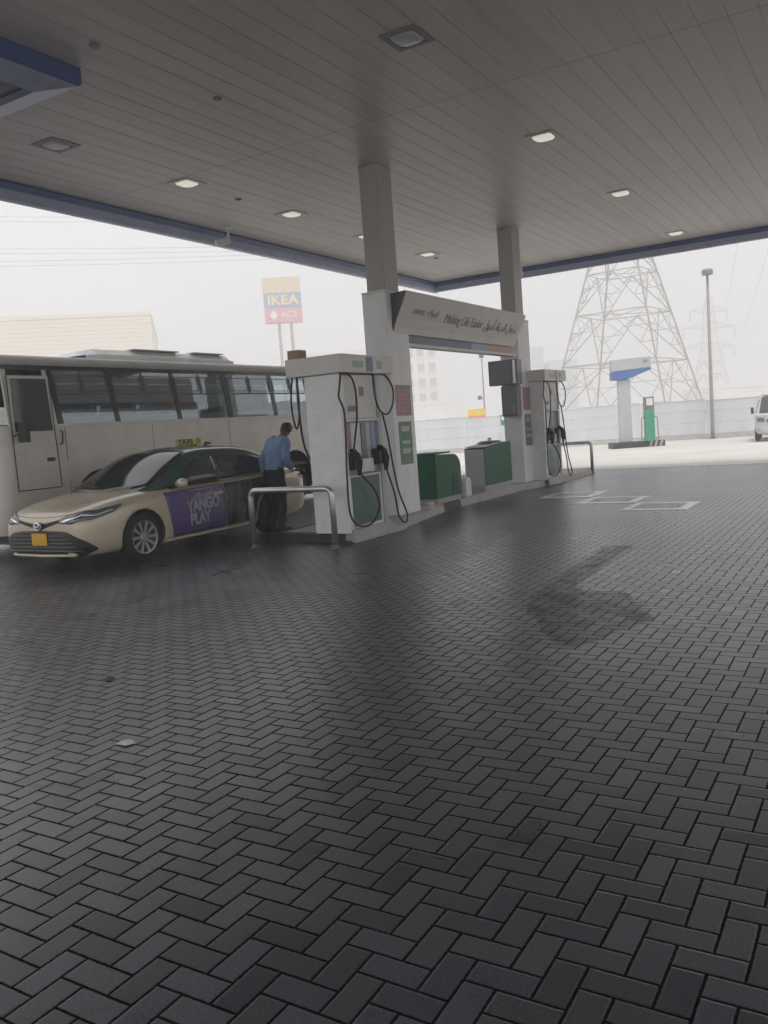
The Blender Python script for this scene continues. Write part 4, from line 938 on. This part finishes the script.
# perimeter wall of sheet panels
WA, WB = Vector((-23.6, 41.6, 0)), Vector((-4.9, 42.6 - .5, 0))
wa, wb = Vector((-62, 29.5, 0)), Vector((-22.6, 41.2, 0)); wc_ = Vector((-5.0, 42.9, 0)); wd_ = Vector((16, 48, 0))
wall = thing('perimeter_wall', 'long pale sheet-metal hoarding wall behind the station', 'wall')
for (p, q_) in ((wa, wb), (wb, wc_), (wc_, wd_)):
    L_ = (q_ - p).length; d = (q_ - p) / L_; nn = Vector((d.y, -d.x, 0)); k = 0; s_ = 0
    while s_ < L_ - .3:
        e_ = min(L_, s_ + 3.0); a = p + d * (s_ + .015); b_ = p + d * (e_ - .015); q = MB(); hh = 1.86 + .05 * math.sin(k * 1.7 + p.x)
        rows = [(.22, 0), (.23, .02), (hh * .40, .02), (hh * .41, 0), (hh * .42, .02), (hh * .70, .02), (hh * .71, 0), (hh * .72, .02), (hh - .03, .02), (hh - .02, .045), (hh, .045), (hh, -.03), (.22, -.03)]
        vs = [tuple(pt + nn * u + Vector((0, 0, z))) for pt in (a, b_) for z, u in rows]; n_ = len(rows)
        q.add(vs, [(i, (i + 1) % n_, n_ + (i + 1) % n_, n_ + i) for i in range(n_)] + [tuple(range(n_)), tuple(range(2 * n_ - 1, n_ - 1, -1))])
        q.build('wall_panel', M['hoard'], wall); s_ = e_; k += 1
    q = MB(); a, b_ = p, q_
    vs = [tuple(pt + nn * u + Vector((0, 0, z))) for pt in (a, b_) for z, u in ((0, .14), (.2, .10), (.215, -.1), (0, -.1))]
    q.add(vs, [(i, (i + 1) % 4, 4 + (i + 1) % 4, 4 + i) for i in range(4)] + [(0, 1, 2, 3), (7, 6, 5, 4)]); q.build('wall_footing', M['concrete'], wall)
# green safety sign on the wall
q = MB(); q.box(0, .34, 0, .02, 0, .55); q.box(.06, .28, -.004, -.001, .30, .48, 1); q.box(.06, .28, -.004, -.001, .08, .22, 2); o = q.build('safety_sign', [M['greenb'], M['whitep'], M['greenp']]); tag(o, 'small green and white safety sign on the wall beside the far column', 'sign')
o.location = (-17.6, 41.30, 1.28); o.rotation_euler = (0, 0, R(12))
# lamp post
t = thing('lamp_post', 'tall slim lamp post with flat round head, right of the lattice tower', 'lamp post', (-7.28, 42.0, 0))
q = MB(); q.tube([(0, 0, 0), (0, 0, .5), (0, 0, 7.5)], [.10, .085, .055], 12); q.build('pole', M['galv'], t, smooth=True)
q = MB(); q.lathe([(7.5, .06), (7.5, .22), (7.55, .25), (7.70, .25), (7.76, .2), (7.78, 0)], 20, 'z'); q.build('lamp_head', M['galv'], t, autosmooth=True)
q = MB(); q.box(-.16, .16, -.16, .16, 0, .03); q.build('base_plate', M['galv'], t)
# price/name pylon
rz = math.atan2(right.y, right.x)
plat = thing('kerbed_plinth', 'low dark kerbed plinth under the blue and white sign and the air pump', 'plinth', (-10.25, 36.05, 0), rz)
q = MB(); q.box(0, 2.2, 0, .9, 0, .24); q.build('plinth_body', M['kerbb'], plat, bevel=.02)
q = MB()
for k in (1.5, 1.72, 1.94): q.prism([(k, .004), (k + .1, .004), (k + .18, .236), (k + .08, .236)], -.006, -.001, 'y')
q.build('painted_stripe', M['kerbw'], plat)
t = thing('pylon_sign', 'grey and blue cantilever sign on a thick pale post', 'sign', (-10.05, 36.3, .24), rz)
q = MB(); q.prism([(.10, 0), (.62, 0), (.62, 2.66), (.10, 2.66)], .22, .5, 'y'); q.build('post', M['lgrey'], t, bevel=.03)
q = MB(); q.prism([(-.16, 3.02), (1.50, 3.12), (1.50, 3.58), (-.16, 3.52)], .12, .6, 'y'); q.build('sign_panel', M['lgrey'], t, bevel=.02)
q = MB(); q.prism([(-.16, 2.66), (.45, 2.66), (1.50, 3.02), (1.50, 3.115), (-.16, 3.015)], .12, .6, 'y'); q.build('blue_panel', M['bluemid'], t, bevel=.02)
q = MB(); q.prism([(1.16, 3.30), (1.38, 3.34), (1.33, 3.44), (1.20, 3.46)], .108, .118, 'y'); q.build('sign_mark', M['gtext'], t)
# green air pump
t = thing('air_pump', 'slim green and grey air pump with side hoses beside the blue sign', 'air pump', (-8.85, 36.75, .24), rz)
q = MB(); q.box(-.19, .19, 0, .3, 0, 1.30); q.build('cabinet', M['greenb'], t, bevel=.015)
q = MB(); q.box(-.19, .19, 0, .3, 1.304, 1.86); q.build('head', M['greymetal'], t, bevel=.015)
q = MB(); q.box(-.13, .13, -.008, -.001, 1.50, 1.80); q.build('dial_panel', M['whitep'], t)
for s_ in (-1, 1): hose('air_hose', [(.19 * s_, .1, 1.0), (.33 * s_, .1, .95), (.34 * s_, .1, .5), (.36 * s_, .1, .12), (.25 * s_, .1, .1)], t, .016)

# white van beyond the apron
van = thing('grey_van', 'pale grey van with dark windscreen cut by the right edge of the photo', 'van', (-4.70, 35.9, 0), rz - R(25))
def vsec(y, w0, zb, zt, w1, zc=None):
    return [(0, y, zb), (w0 * .8, y, zb), (w0, y, zb + .1), (w0, y, zb + .5), (w0 * .99, y, .95), (w0 * .97, y, 1.05), ((w0 + w1) / 2, y, (1.05 + zt) / 2 if zt > 1.1 else zt), (w1, y, zt - .04 if zt > 1.1 else zt), (w1 * .7, y, zt), (0, y, zt + .02)]
vb = loft('body', [vsec(*s_) for s_ in ((0, .72, .32, .98, .6), (.06, .84, .28, 1.05, .7), (.3, .88, .26, 1.12, .72), (.55, .88, .26, 1.45, .70), (.95, .88, .26, 1.84, .68), (1.5, .88, .26, 1.92, .70), (4.2, .88, .26, 1.92, .70), (4.4, .86, .28, 1.85, .66), (4.5, .8, .3, 1.7, .6))], [M['lgrey'], M['black']], van)
VT = bvh_of(vb)
for v_ in (vb,): v_.location.x = .90
def vpatch(nm, A, B, m, dirv, off=.008): o = patch(nm, A, B, m, VT, off, 16, 8, van, dirv); o.location.x = .90; return o
vpatch('windscreen', [(-.60, 0, 1.80), (.60, 0, 1.80)], [(-.70, 0, 1.10), (.70, 0, 1.10)], M['tint'], (0, 1, 0))
vpatch('grille', [(-.45, 0, .86), (.45, 0, .86)], [(-.42, 0, .74), (.42, 0, .74)], M['dgrey'], (0, 1, 0)); vpatch('bumper', [(-.74, 0, .55), (.74, 0, .55)], [(-.74, 0, .32), (.74, 0, .32)], M['lgrey'], (0, 1, 0), .03)
for s_ in (-1, 1):
    vpatch('headlight', [(.52 * s_, 0, .92), (.78 * s_, 0, .95)], [(.52 * s_, 0, .76), (.78 * s_, 0, .78)], M['lens'], (0, 1, 0))
    vpatch('side_window', [(s_, .85, 1.62), (s_, 1.9, 1.70)], [(s_, .6, 1.12), (s_, 1.9, 1.12)], M['tint'], (-s_, 0, 0))
    q = MB(); q.box(-.05, .05, -.04, .06, -.13, .13); o = q.build('mirror', M['black'], van, bevel=.03); o.location = (.90 + .96 * s_, .6, 1.22)
    q = MB(); q.box(-.06, .06, -.012, .012, -.012, .012); o2 = q.build('mirror_arm', M['black'], o); o2.location = (-.05 * s_, .02, -.05)
    for yy in (.75, 3.6):
        e = MB(); e.lathe([(0, 0), (0, .2), (.0, .27), (-.04, .32), (-.18, .32), (-.2, .2)], 28, 'x'); o = e.build('wheel', M['tyre'], van, smooth=True); o.location = (.90 + .885 * s_, yy, .32)
        h = MB(); h.lathe([(.004, 0), (.006, .12), (.003, .19)], 20, 'x'); h.build('rim', M['silver'], o)
        if s_ < 0: o.rotation_euler = (0, 0, math.pi)

# lattice towers
def member(q, a, b_, r): q.tube([a, b_], r, 4)
def tower(name, lab, loc, rz_, half, waist_h, waist_half, top_h, arms, r=.13, levels=7):
    t = thing(name, lab, 'tower', loc, rz_, 'electricity towers behind the wall')
    def c_(k, z):
        f = z / waist_h if z < waist_h else 1; h = half + (waist_half - half) * f
        if z > waist_h: h = waist_half * (1 - .55 * (z - waist_h) / (top_h - waist_h))
        sx_, sy_ = ((-1, -1), (1, -1), (1, 1), (-1, 1))[k]; return Vector((h * sx_, h * sy_, z))
    for k in range(4):
        q = MB(); q.tube([c_(k, 0), c_(k, waist_h), c_(k, top_h)], r, 4); q.build('leg', M['galv'], t)
    zs = [0]; step = waist_h * .30
    while zs[-1] < waist_h - 1: zs.append(min(waist_h, zs[-1] + step)); step *= .80
    n2 = max(3, int((top_h - waist_h) / (waist_half * 1.7))); zs += [waist_h + (top_h - waist_h) * (i + 1) / n2 for i in range(n2)]
    for i in range(len(zs) - 1):
        q = MB(); z0, z1 = zs[i], zs[i + 1]; big_ = z1 <= waist_h + .1
        for k in range(4):
            k2 = (k + 1) % 4; a0, b0, a1, b1 = c_(k, z0), c_(k2, z0), c_(k, z1), c_(k2, z1)
            member(q, a1, b1, r * .55)
            if big_ and z1 - z0 > 3:
                mid = (a1 + b1) / 2; member(q, a0, mid, r * .55); member(q, b0, mid, r * .55)
                for (l0, l1) in ((a0, a1), (b0, b1)):
                    for f in (.33, .66):
                        p = l0.lerp(l1, f); d_ = l0.lerp(mid, f); member(q, p, d_, r * .33); member(q, l0.lerp(l1, f + .33), d_, r * .33)
                member(q, a1.lerp(a0, .5), mid, r * .3); member(q, b1.lerp(b0, .5), mid, r * .3)
            else: member(q, a0, b1, r * .4); member(q, b0, a1, r * .4)
        member(q, c_(0, z1), c_(2, z1), r * .4); member(q, c_(1, z1), c_(3, z1), r * .4)
        q.build('bracing', M['galv'], t)
    for z, L_ in arms:
        q = MB(); h = abs(c_(1, z).x)
        for sx_ in (-1, 1):
            tip = Vector((sx_ * L_, 0, z + .3))
            for sy_ in (-1, 1):
                for zz in (z, z + 1.8): member(q, Vector((sx_ * h, sy_ * h, zz)), tip, r * .5)
                for f in (.3, .6): member(q, Vector((sx_ * h, sy_ * h, z)).lerp(tip, f), Vector((sx_ * h, sy_ * h, z + 1.8)).lerp(tip, f), r * .35)
            q.tube([tip, tip + Vector((0, 0, -3.0))], [.12, .18], 6)
        q.build('crossarm', M['galv'], t)
    return t
tower('lattice_tower', 'huge steel lattice tower rising behind the wall and pylon sign', (-25.6, 96.4, 0), R(-6), 6.8, 22.8, 1.5, 46, [(27, 10), (33, 12), (39, 9)], r=.10)
tower('lattice_tower', 'fainter distant lattice tower with crossarms, right of the huge one', (-44.4, 256.5, 0), R(31 + 20), 4.6, 19, 1.5, 31.5, [(17.5, 8.5), (23, 9.0), (27.5, 6.5)], r=.17)
# power lines
def line(a, b_, sag, lab, r=.03):
    a, b_ = Vector(a), Vector(b_); q = MB(); q.tube([a.lerp(b_, k / 24) - Vector((0, 0, sag * 4 * (k / 24) * (1 - k / 24))) for k in range(25)], r, 5)
    tag(q.build('power_line', M['dgrey']), lab, 'power line', 'overhead power lines')
LA = 'thin power line high in the sky over the bus'
for (z0, z1), lab in zip(((31.2, 26.2), (27.2, 22.9), (25.2, 22.2)), ('topmost power line crossing the sky left of the pillar', 'middle power line crossing the sky above the cream building', 'lowest power line crossing the sky above the cream building')):
    q = MB()
    for off in (0, .55):
        a, b_ = Vector((-122, 47.5, z0 + 1.6 + off)), Vector((-46, 91, z1 - .4 + off)); q.tube([a.lerp(b_, k / 20) - Vector((0, 0, .8 * 4 * (k / 20) * (1 - k / 20))) for k in range(21)], .022, 4)
    tag(q.build('power_line', M['galv']), lab, 'power line', 'overhead power lines')
for i, (dx, zz, lab) in enumerate(((-8.5, 17.8, 'faint power line dropping to the left crossarm of the distant tower'), (8.8, 20.5, 'faint power line dropping to the right crossarm of the distant tower'), (4.5, 26.5, 'faint power line dropping past the lamp post to the distant tower'))):
    e_ = Vector((-44.4, 256.5, zz)) + fr * dx; s_ = Vector((-22.0, 98, 46)) + fr * (dx * 1.6 + 6)
    line(s_, e_, 3, lab, .05)

# blue/red shop pylon sign far behind
t = thing('shop_pylon_sign', 'tall twin-legged sign stack of tan, blue and red boards above the bus', 'sign', (-79.9, 106.4, 0), math.atan2(.62, .78))
q = MB(); q.tube([(-.9, .6, 0), (-.9, .6, 19.4)], .24, 8); q.tube([(.95, .6, 0), (.95, .6, 19.4)], .24, 8); q.tube([(-.9, .6, 12.2), (.95, .6, 12.2)], .16, 8); q.build('legs', M['galv'], t)
q = MB(); q.box(-3.0, 2.75, 0, 2.0, 23.35, 25.7); q.build('tan_board', M['tan'], t)
q = MB(); q.box(-2.95, 2.75, 0, 2.0, 21.15, 23.30); bo = q.build('blue_board', M['bluehaze'], t)
q = MB(); q.box(-2.95, 2.75, 0, 2.0, 18.95, 21.10); ro = q.build('red_board', M['sredsign'], t)
text('lettering', 'IKEA', 2.0, frame_mtx((-.08, -.04, 22.22), (1, 0, 0), (0, 0, 1)), M['ytext'], bo, ext=.01, sx=1.15, off=.05)
text('lettering', 'ACE', 1.35, frame_mtx((.75, -.03, 20.05), (1, 0, 0), (0, 0, 1)), M['wtext'], ro, ext=.01)
q = MB(); q.prism([(-1.6, 19.3), (-.95, 20.0), (-1.6, 20.8), (-2.25, 20.0)], -.03, -.006, 'y'); q.build('white_mark', M['wtext'], ro)

# yellow roadside sign with camera pole
t = thing('yellow_sign', 'yellow and orange board on top of the wall between the columns', 'sign', (-25.3, 55.2, 0), math.atan2(.5, .86))
q = MB(); q.tube([(-.3, .1, 0), (-.3, .1, 2.0)], .05, 6); q.tube([(.3, .1, 0), (.3, .1, 2.0)], .05, 6); q.build('posts', M['galv'], t)
q = MB(); q.box(-.62, .62, 0, .06, 2.0, 2.48); q.build('yellow_board', M['yel2'], t)
q = MB(); q.box(-.62, .62, 0, .06, 1.75, 1.998); q.build('orange_board', M['orange'], t)
t = thing('camera_mast', 'thin mast rising behind the yellow board between the columns', 'mast', (-25.2, 56.4, 0))
q = MB(); q.tube([(0, 0, 0), (0, 0, 6.1)], [.07, .045], 8); q.build('mast_pole', M['galv'], t)
q = MB(); q.box(-.14, .14, -.1, .1, 6.1, 6.4); q.build('mast_head', M['dgrey'], t)
q = MB(); q.tube([(0, 0, 3.2), (-.28, -.05, 3.25)], .03, 6); q.box(-.42, -.2, -.14, .06, 3.15, 3.42); q.build('mast_camera', M['dgrey'], t)

# buildings
def block(name, lab, loc, rz_, w_, d_, h_, m, rows, cols, win=(.6, .55), parapet=.5, cat='building'):
    t = thing(name, lab, cat, loc, rz_)
    q = MB(); q.box(0, w_, 0, d_, 0, h_); q.build('wall', m, t)
    q = MB(); q.box(-.15, w_ + .15, -.15, d_ + .15, h_ + .002, h_ + parapet); q.build('parapet', m, t)
    if rows:
        cw, rh = w_ / cols, h_ / rows
        for r_ in range(rows):
            for c_ in range(cols):
                x0_ = cw * (c_ + (1 - win[0]) / 2); z0_ = rh * (r_ + (1 - win[1]) / 2)
                q = MB(); q.box(x0_, x0_ + cw * win[0], -.05, .02, z0_, z0_ + rh * win[1]); a = q.build('window', M['bldwin'], t); fw = MB(); fw.box(x0_ - .1, x0_ + cw * win[0] + .1, -.25, -.052, z0_ - .18, z0_ + .02); fw.build('sill', m, a)
        for c_ in range(min(2, int(d_ / cw))):
            for r_ in range(rows): cc = MB(); cc.box(w_ - .02, w_ + .05, cw * (c_ + .2), cw * (c_ + .8), rh * (r_ + .25), rh * (r_ + .75)); cc.build('window', M['bldwin'], t)
    return t
def clad(name, lab, loc, rz_, w_, d_, h_, m, n_=24):
    t = thing(name, lab, 'building', loc, rz_)
    q = MB(); prof_ = []
    for k in range(n_): z0_ = h_ * k / n_; z1_ = h_ * (k + 1) / n_; prof_ += [(0, z0_), (-.05, z0_ + .05), (-.05, z1_ - .08), (0, z1_ - .03)]
    vs = [(0, y, z) for y, z in prof_] + [(w_, y, z) for y, z in prof_]; k_ = len(prof_)
    q.add(vs, [(i, i + 1, k_ + i + 1, k_ + i) for i in range(k_ - 1)]); q.box(0, w_, .01, d_, 0, h_); q.build('wall', m, t)
    q = MB(); q.box(-.1, w_ + .1, -.1, d_ + .1, h_ + .002, h_ + .5); q.build('parapet', m, t); return t
clad('warehouse', 'large cream clad hall rising behind the bus at far left', (-137.6, 28.0, 0), R(44), 76.5, 30, 18.4, M['bldc'], 34)
block('apartment_block', 'tall pale building seen just right of the near column', (-80.5, 139.5, 0), math.atan2(.51, .86), 8.4, 12, 16.6, M['bldw'], 6, 4)
clad('low_store', 'low pale building behind the wall, left of the yellow board', (-70, 112.2, 0), math.atan2(.5, .86), 13, 12, 4.6, M['bldw'], 8)
block('grey_tower_block', 'distant grey many-windowed tower block behind the far column and pump', (-100, 248, 0), math.atan2(.45, .86), 9.0, 12, 22.6, M['bldg'], 9, 5, (.7, .5))
block('grey_tower_block', 'lower distant grey block right of the taller one, behind the far pump', (-90.6, 253.4, 0), math.atan2(.5, .86), 8.4, 12, 18.2, M['bldg'], 7, 5, (.7, .5))
clad('pale_store', 'pale flat-roofed building showing above the near pump header', (-113.5, 145, 0), math.atan2(.5, .86), 30, 14, 18.2, M['bldw'], 20)
clad('long_shed', 'long low white shed roof above the wall by the right edge', (-24, 141, 0), math.atan2(.5, .86), 60, 14, 3.9, M['bldw'], 6)

# oil stain: thin ragged film on the pavers
def film(name, pts, dens, seed):
    rnd = random.Random(seed); P = []
    for i in range(len(pts)):
        a, b_ = Vector((*pts[i], 0)), Vector((*pts[(i + 1) % len(pts)], 0)); k_ = max(1, int((b_ - a).length / .05))
        for k in range(k_): P.append(a.lerp(b_, k / k_) + Vector((rnd.uniform(-.035, .035), rnd.uniform(-.035, .035), 0)))
    bm = bmesh.new(); vs = [bm.verts.new(p) for p in P]; f = bm.faces.new(vs); bmesh.ops.triangulate(bm, faces=[f]); bm.normal_update()
    for f in bm.faces:
        if f.normal.z < 0: f.normal_flip()
    me = bpy.data.meshes.new(name); bm.to_mesh(me); bm.free(); me.materials.append(dens); o = bpy.data.objects.new(name, me); COL.objects.link(o); o.location.z = .004; return tag(o, kind='stuff')
fm = bpy.data.materials.new('oil_film'); fm.use_nodes = True; n, l = nodes(fm); b = n['Principled BSDF']; b.inputs['Base Color'].default_value = (.022, .022, .024, 1); b.inputs['Roughness'].default_value = .6; b.inputs['Specular IOR Level'].default_value = .4
tx = n.new('ShaderNodeTexNoise'); tx.inputs['Scale'].default_value = 3.5; tx.inputs['Detail'].default_value = 7; geo_ = n.new('ShaderNodeNewGeometry'); l.new(geo_.outputs['Position'], tx.inputs['Vector'])
mr = n.new('ShaderNodeMapRange'); mr.inputs['From Min'].default_value = .3; mr.inputs['From Max'].default_value = .65; mr.inputs['To Min'].default_value = .02; mr.inputs['To Max'].default_value = .15; l.new(tx.outputs['Fac'], mr.inputs['Value']); l.new(mr.outputs[0], b.inputs['Alpha'])
ST = [(-2.638, 9.93), (-2.934, 9.723), (-2.864, 8.259), (-2.756, 6.986), (-2.651, 6.538), (-2.318, 5.995), (-2.059, 5.494), (-1.871, 5.412), (-1.788, 5.706), (-1.699, 6.022), (-1.574, 6.32), (-1.858, 6.996), (-2.037, 7.273), (-2.087, 6.991), (-2.394, 7.273), (-2.531, 7.409), (-2.599, 8.584)]
scx, scy = sum(p[0] for p in ST) / len(ST), sum(p[1] for p in ST) / len(ST)
film('oil_stain', [(scx + (x - scx) * 1.05, scy + (y - scy) * 1.03) for x, y in ST], fm, 5)
film('oil_stain', ST, fm, 3).location.z = .007
film('oil_stain', [(scx + (x - scx) * .92, scy + (y - scy) * .96) for x, y in ST], fm, 9).location.z = .010
# scraps on the pavers
def scrap(loc, s_, lab, m):
    q = MB(); q.add([(-.05 * s_, -.03 * s_, .002), (.04 * s_, -.035 * s_, .006), (.055 * s_, .02 * s_, .003), (.0, .035 * s_, .012), (-.045 * s_, .02 * s_, .004)], [(0, 1, 3), (1, 2, 3), (0, 3, 4)]); o = q.build('litter', m); o.location = loc; tag(o, lab, 'litter')
scrap((-3.53, 2.99, .003), 1.0, 'small white scrap of paper on the pavers at lower left', M['paper'])
scrap((-4.61, 3.83, .003), .8, 'small brown dry leaf on the pavers left of centre', mat('dry_leaf', (.12, .05, .025), .8))

# ------------------------------------------------------------------ haze
hz = MB(); hz.box(-330, 330, -45, 430, -1, 64); hzo = hz.build('haze', []); tag(hzo, kind='stuff')
hm = bpy.data.materials.new('haze_air'); hm.use_nodes = True; n, l = nodes(hm); n.remove(n['Principled BSDF'])
pv = n.new('ShaderNodeVolumePrincipled'); pv.inputs['Color'].default_value = (.985, .985, .99, 1); pv.inputs['Density'].default_value = HAZE_DENSITY; pv.inputs['Anisotropy'].default_value = .2
l.new(pv.outputs[0], n['Material Output'].inputs['Volume']); hzo.data.materials.clear(); hzo.data.materials.append(hm)
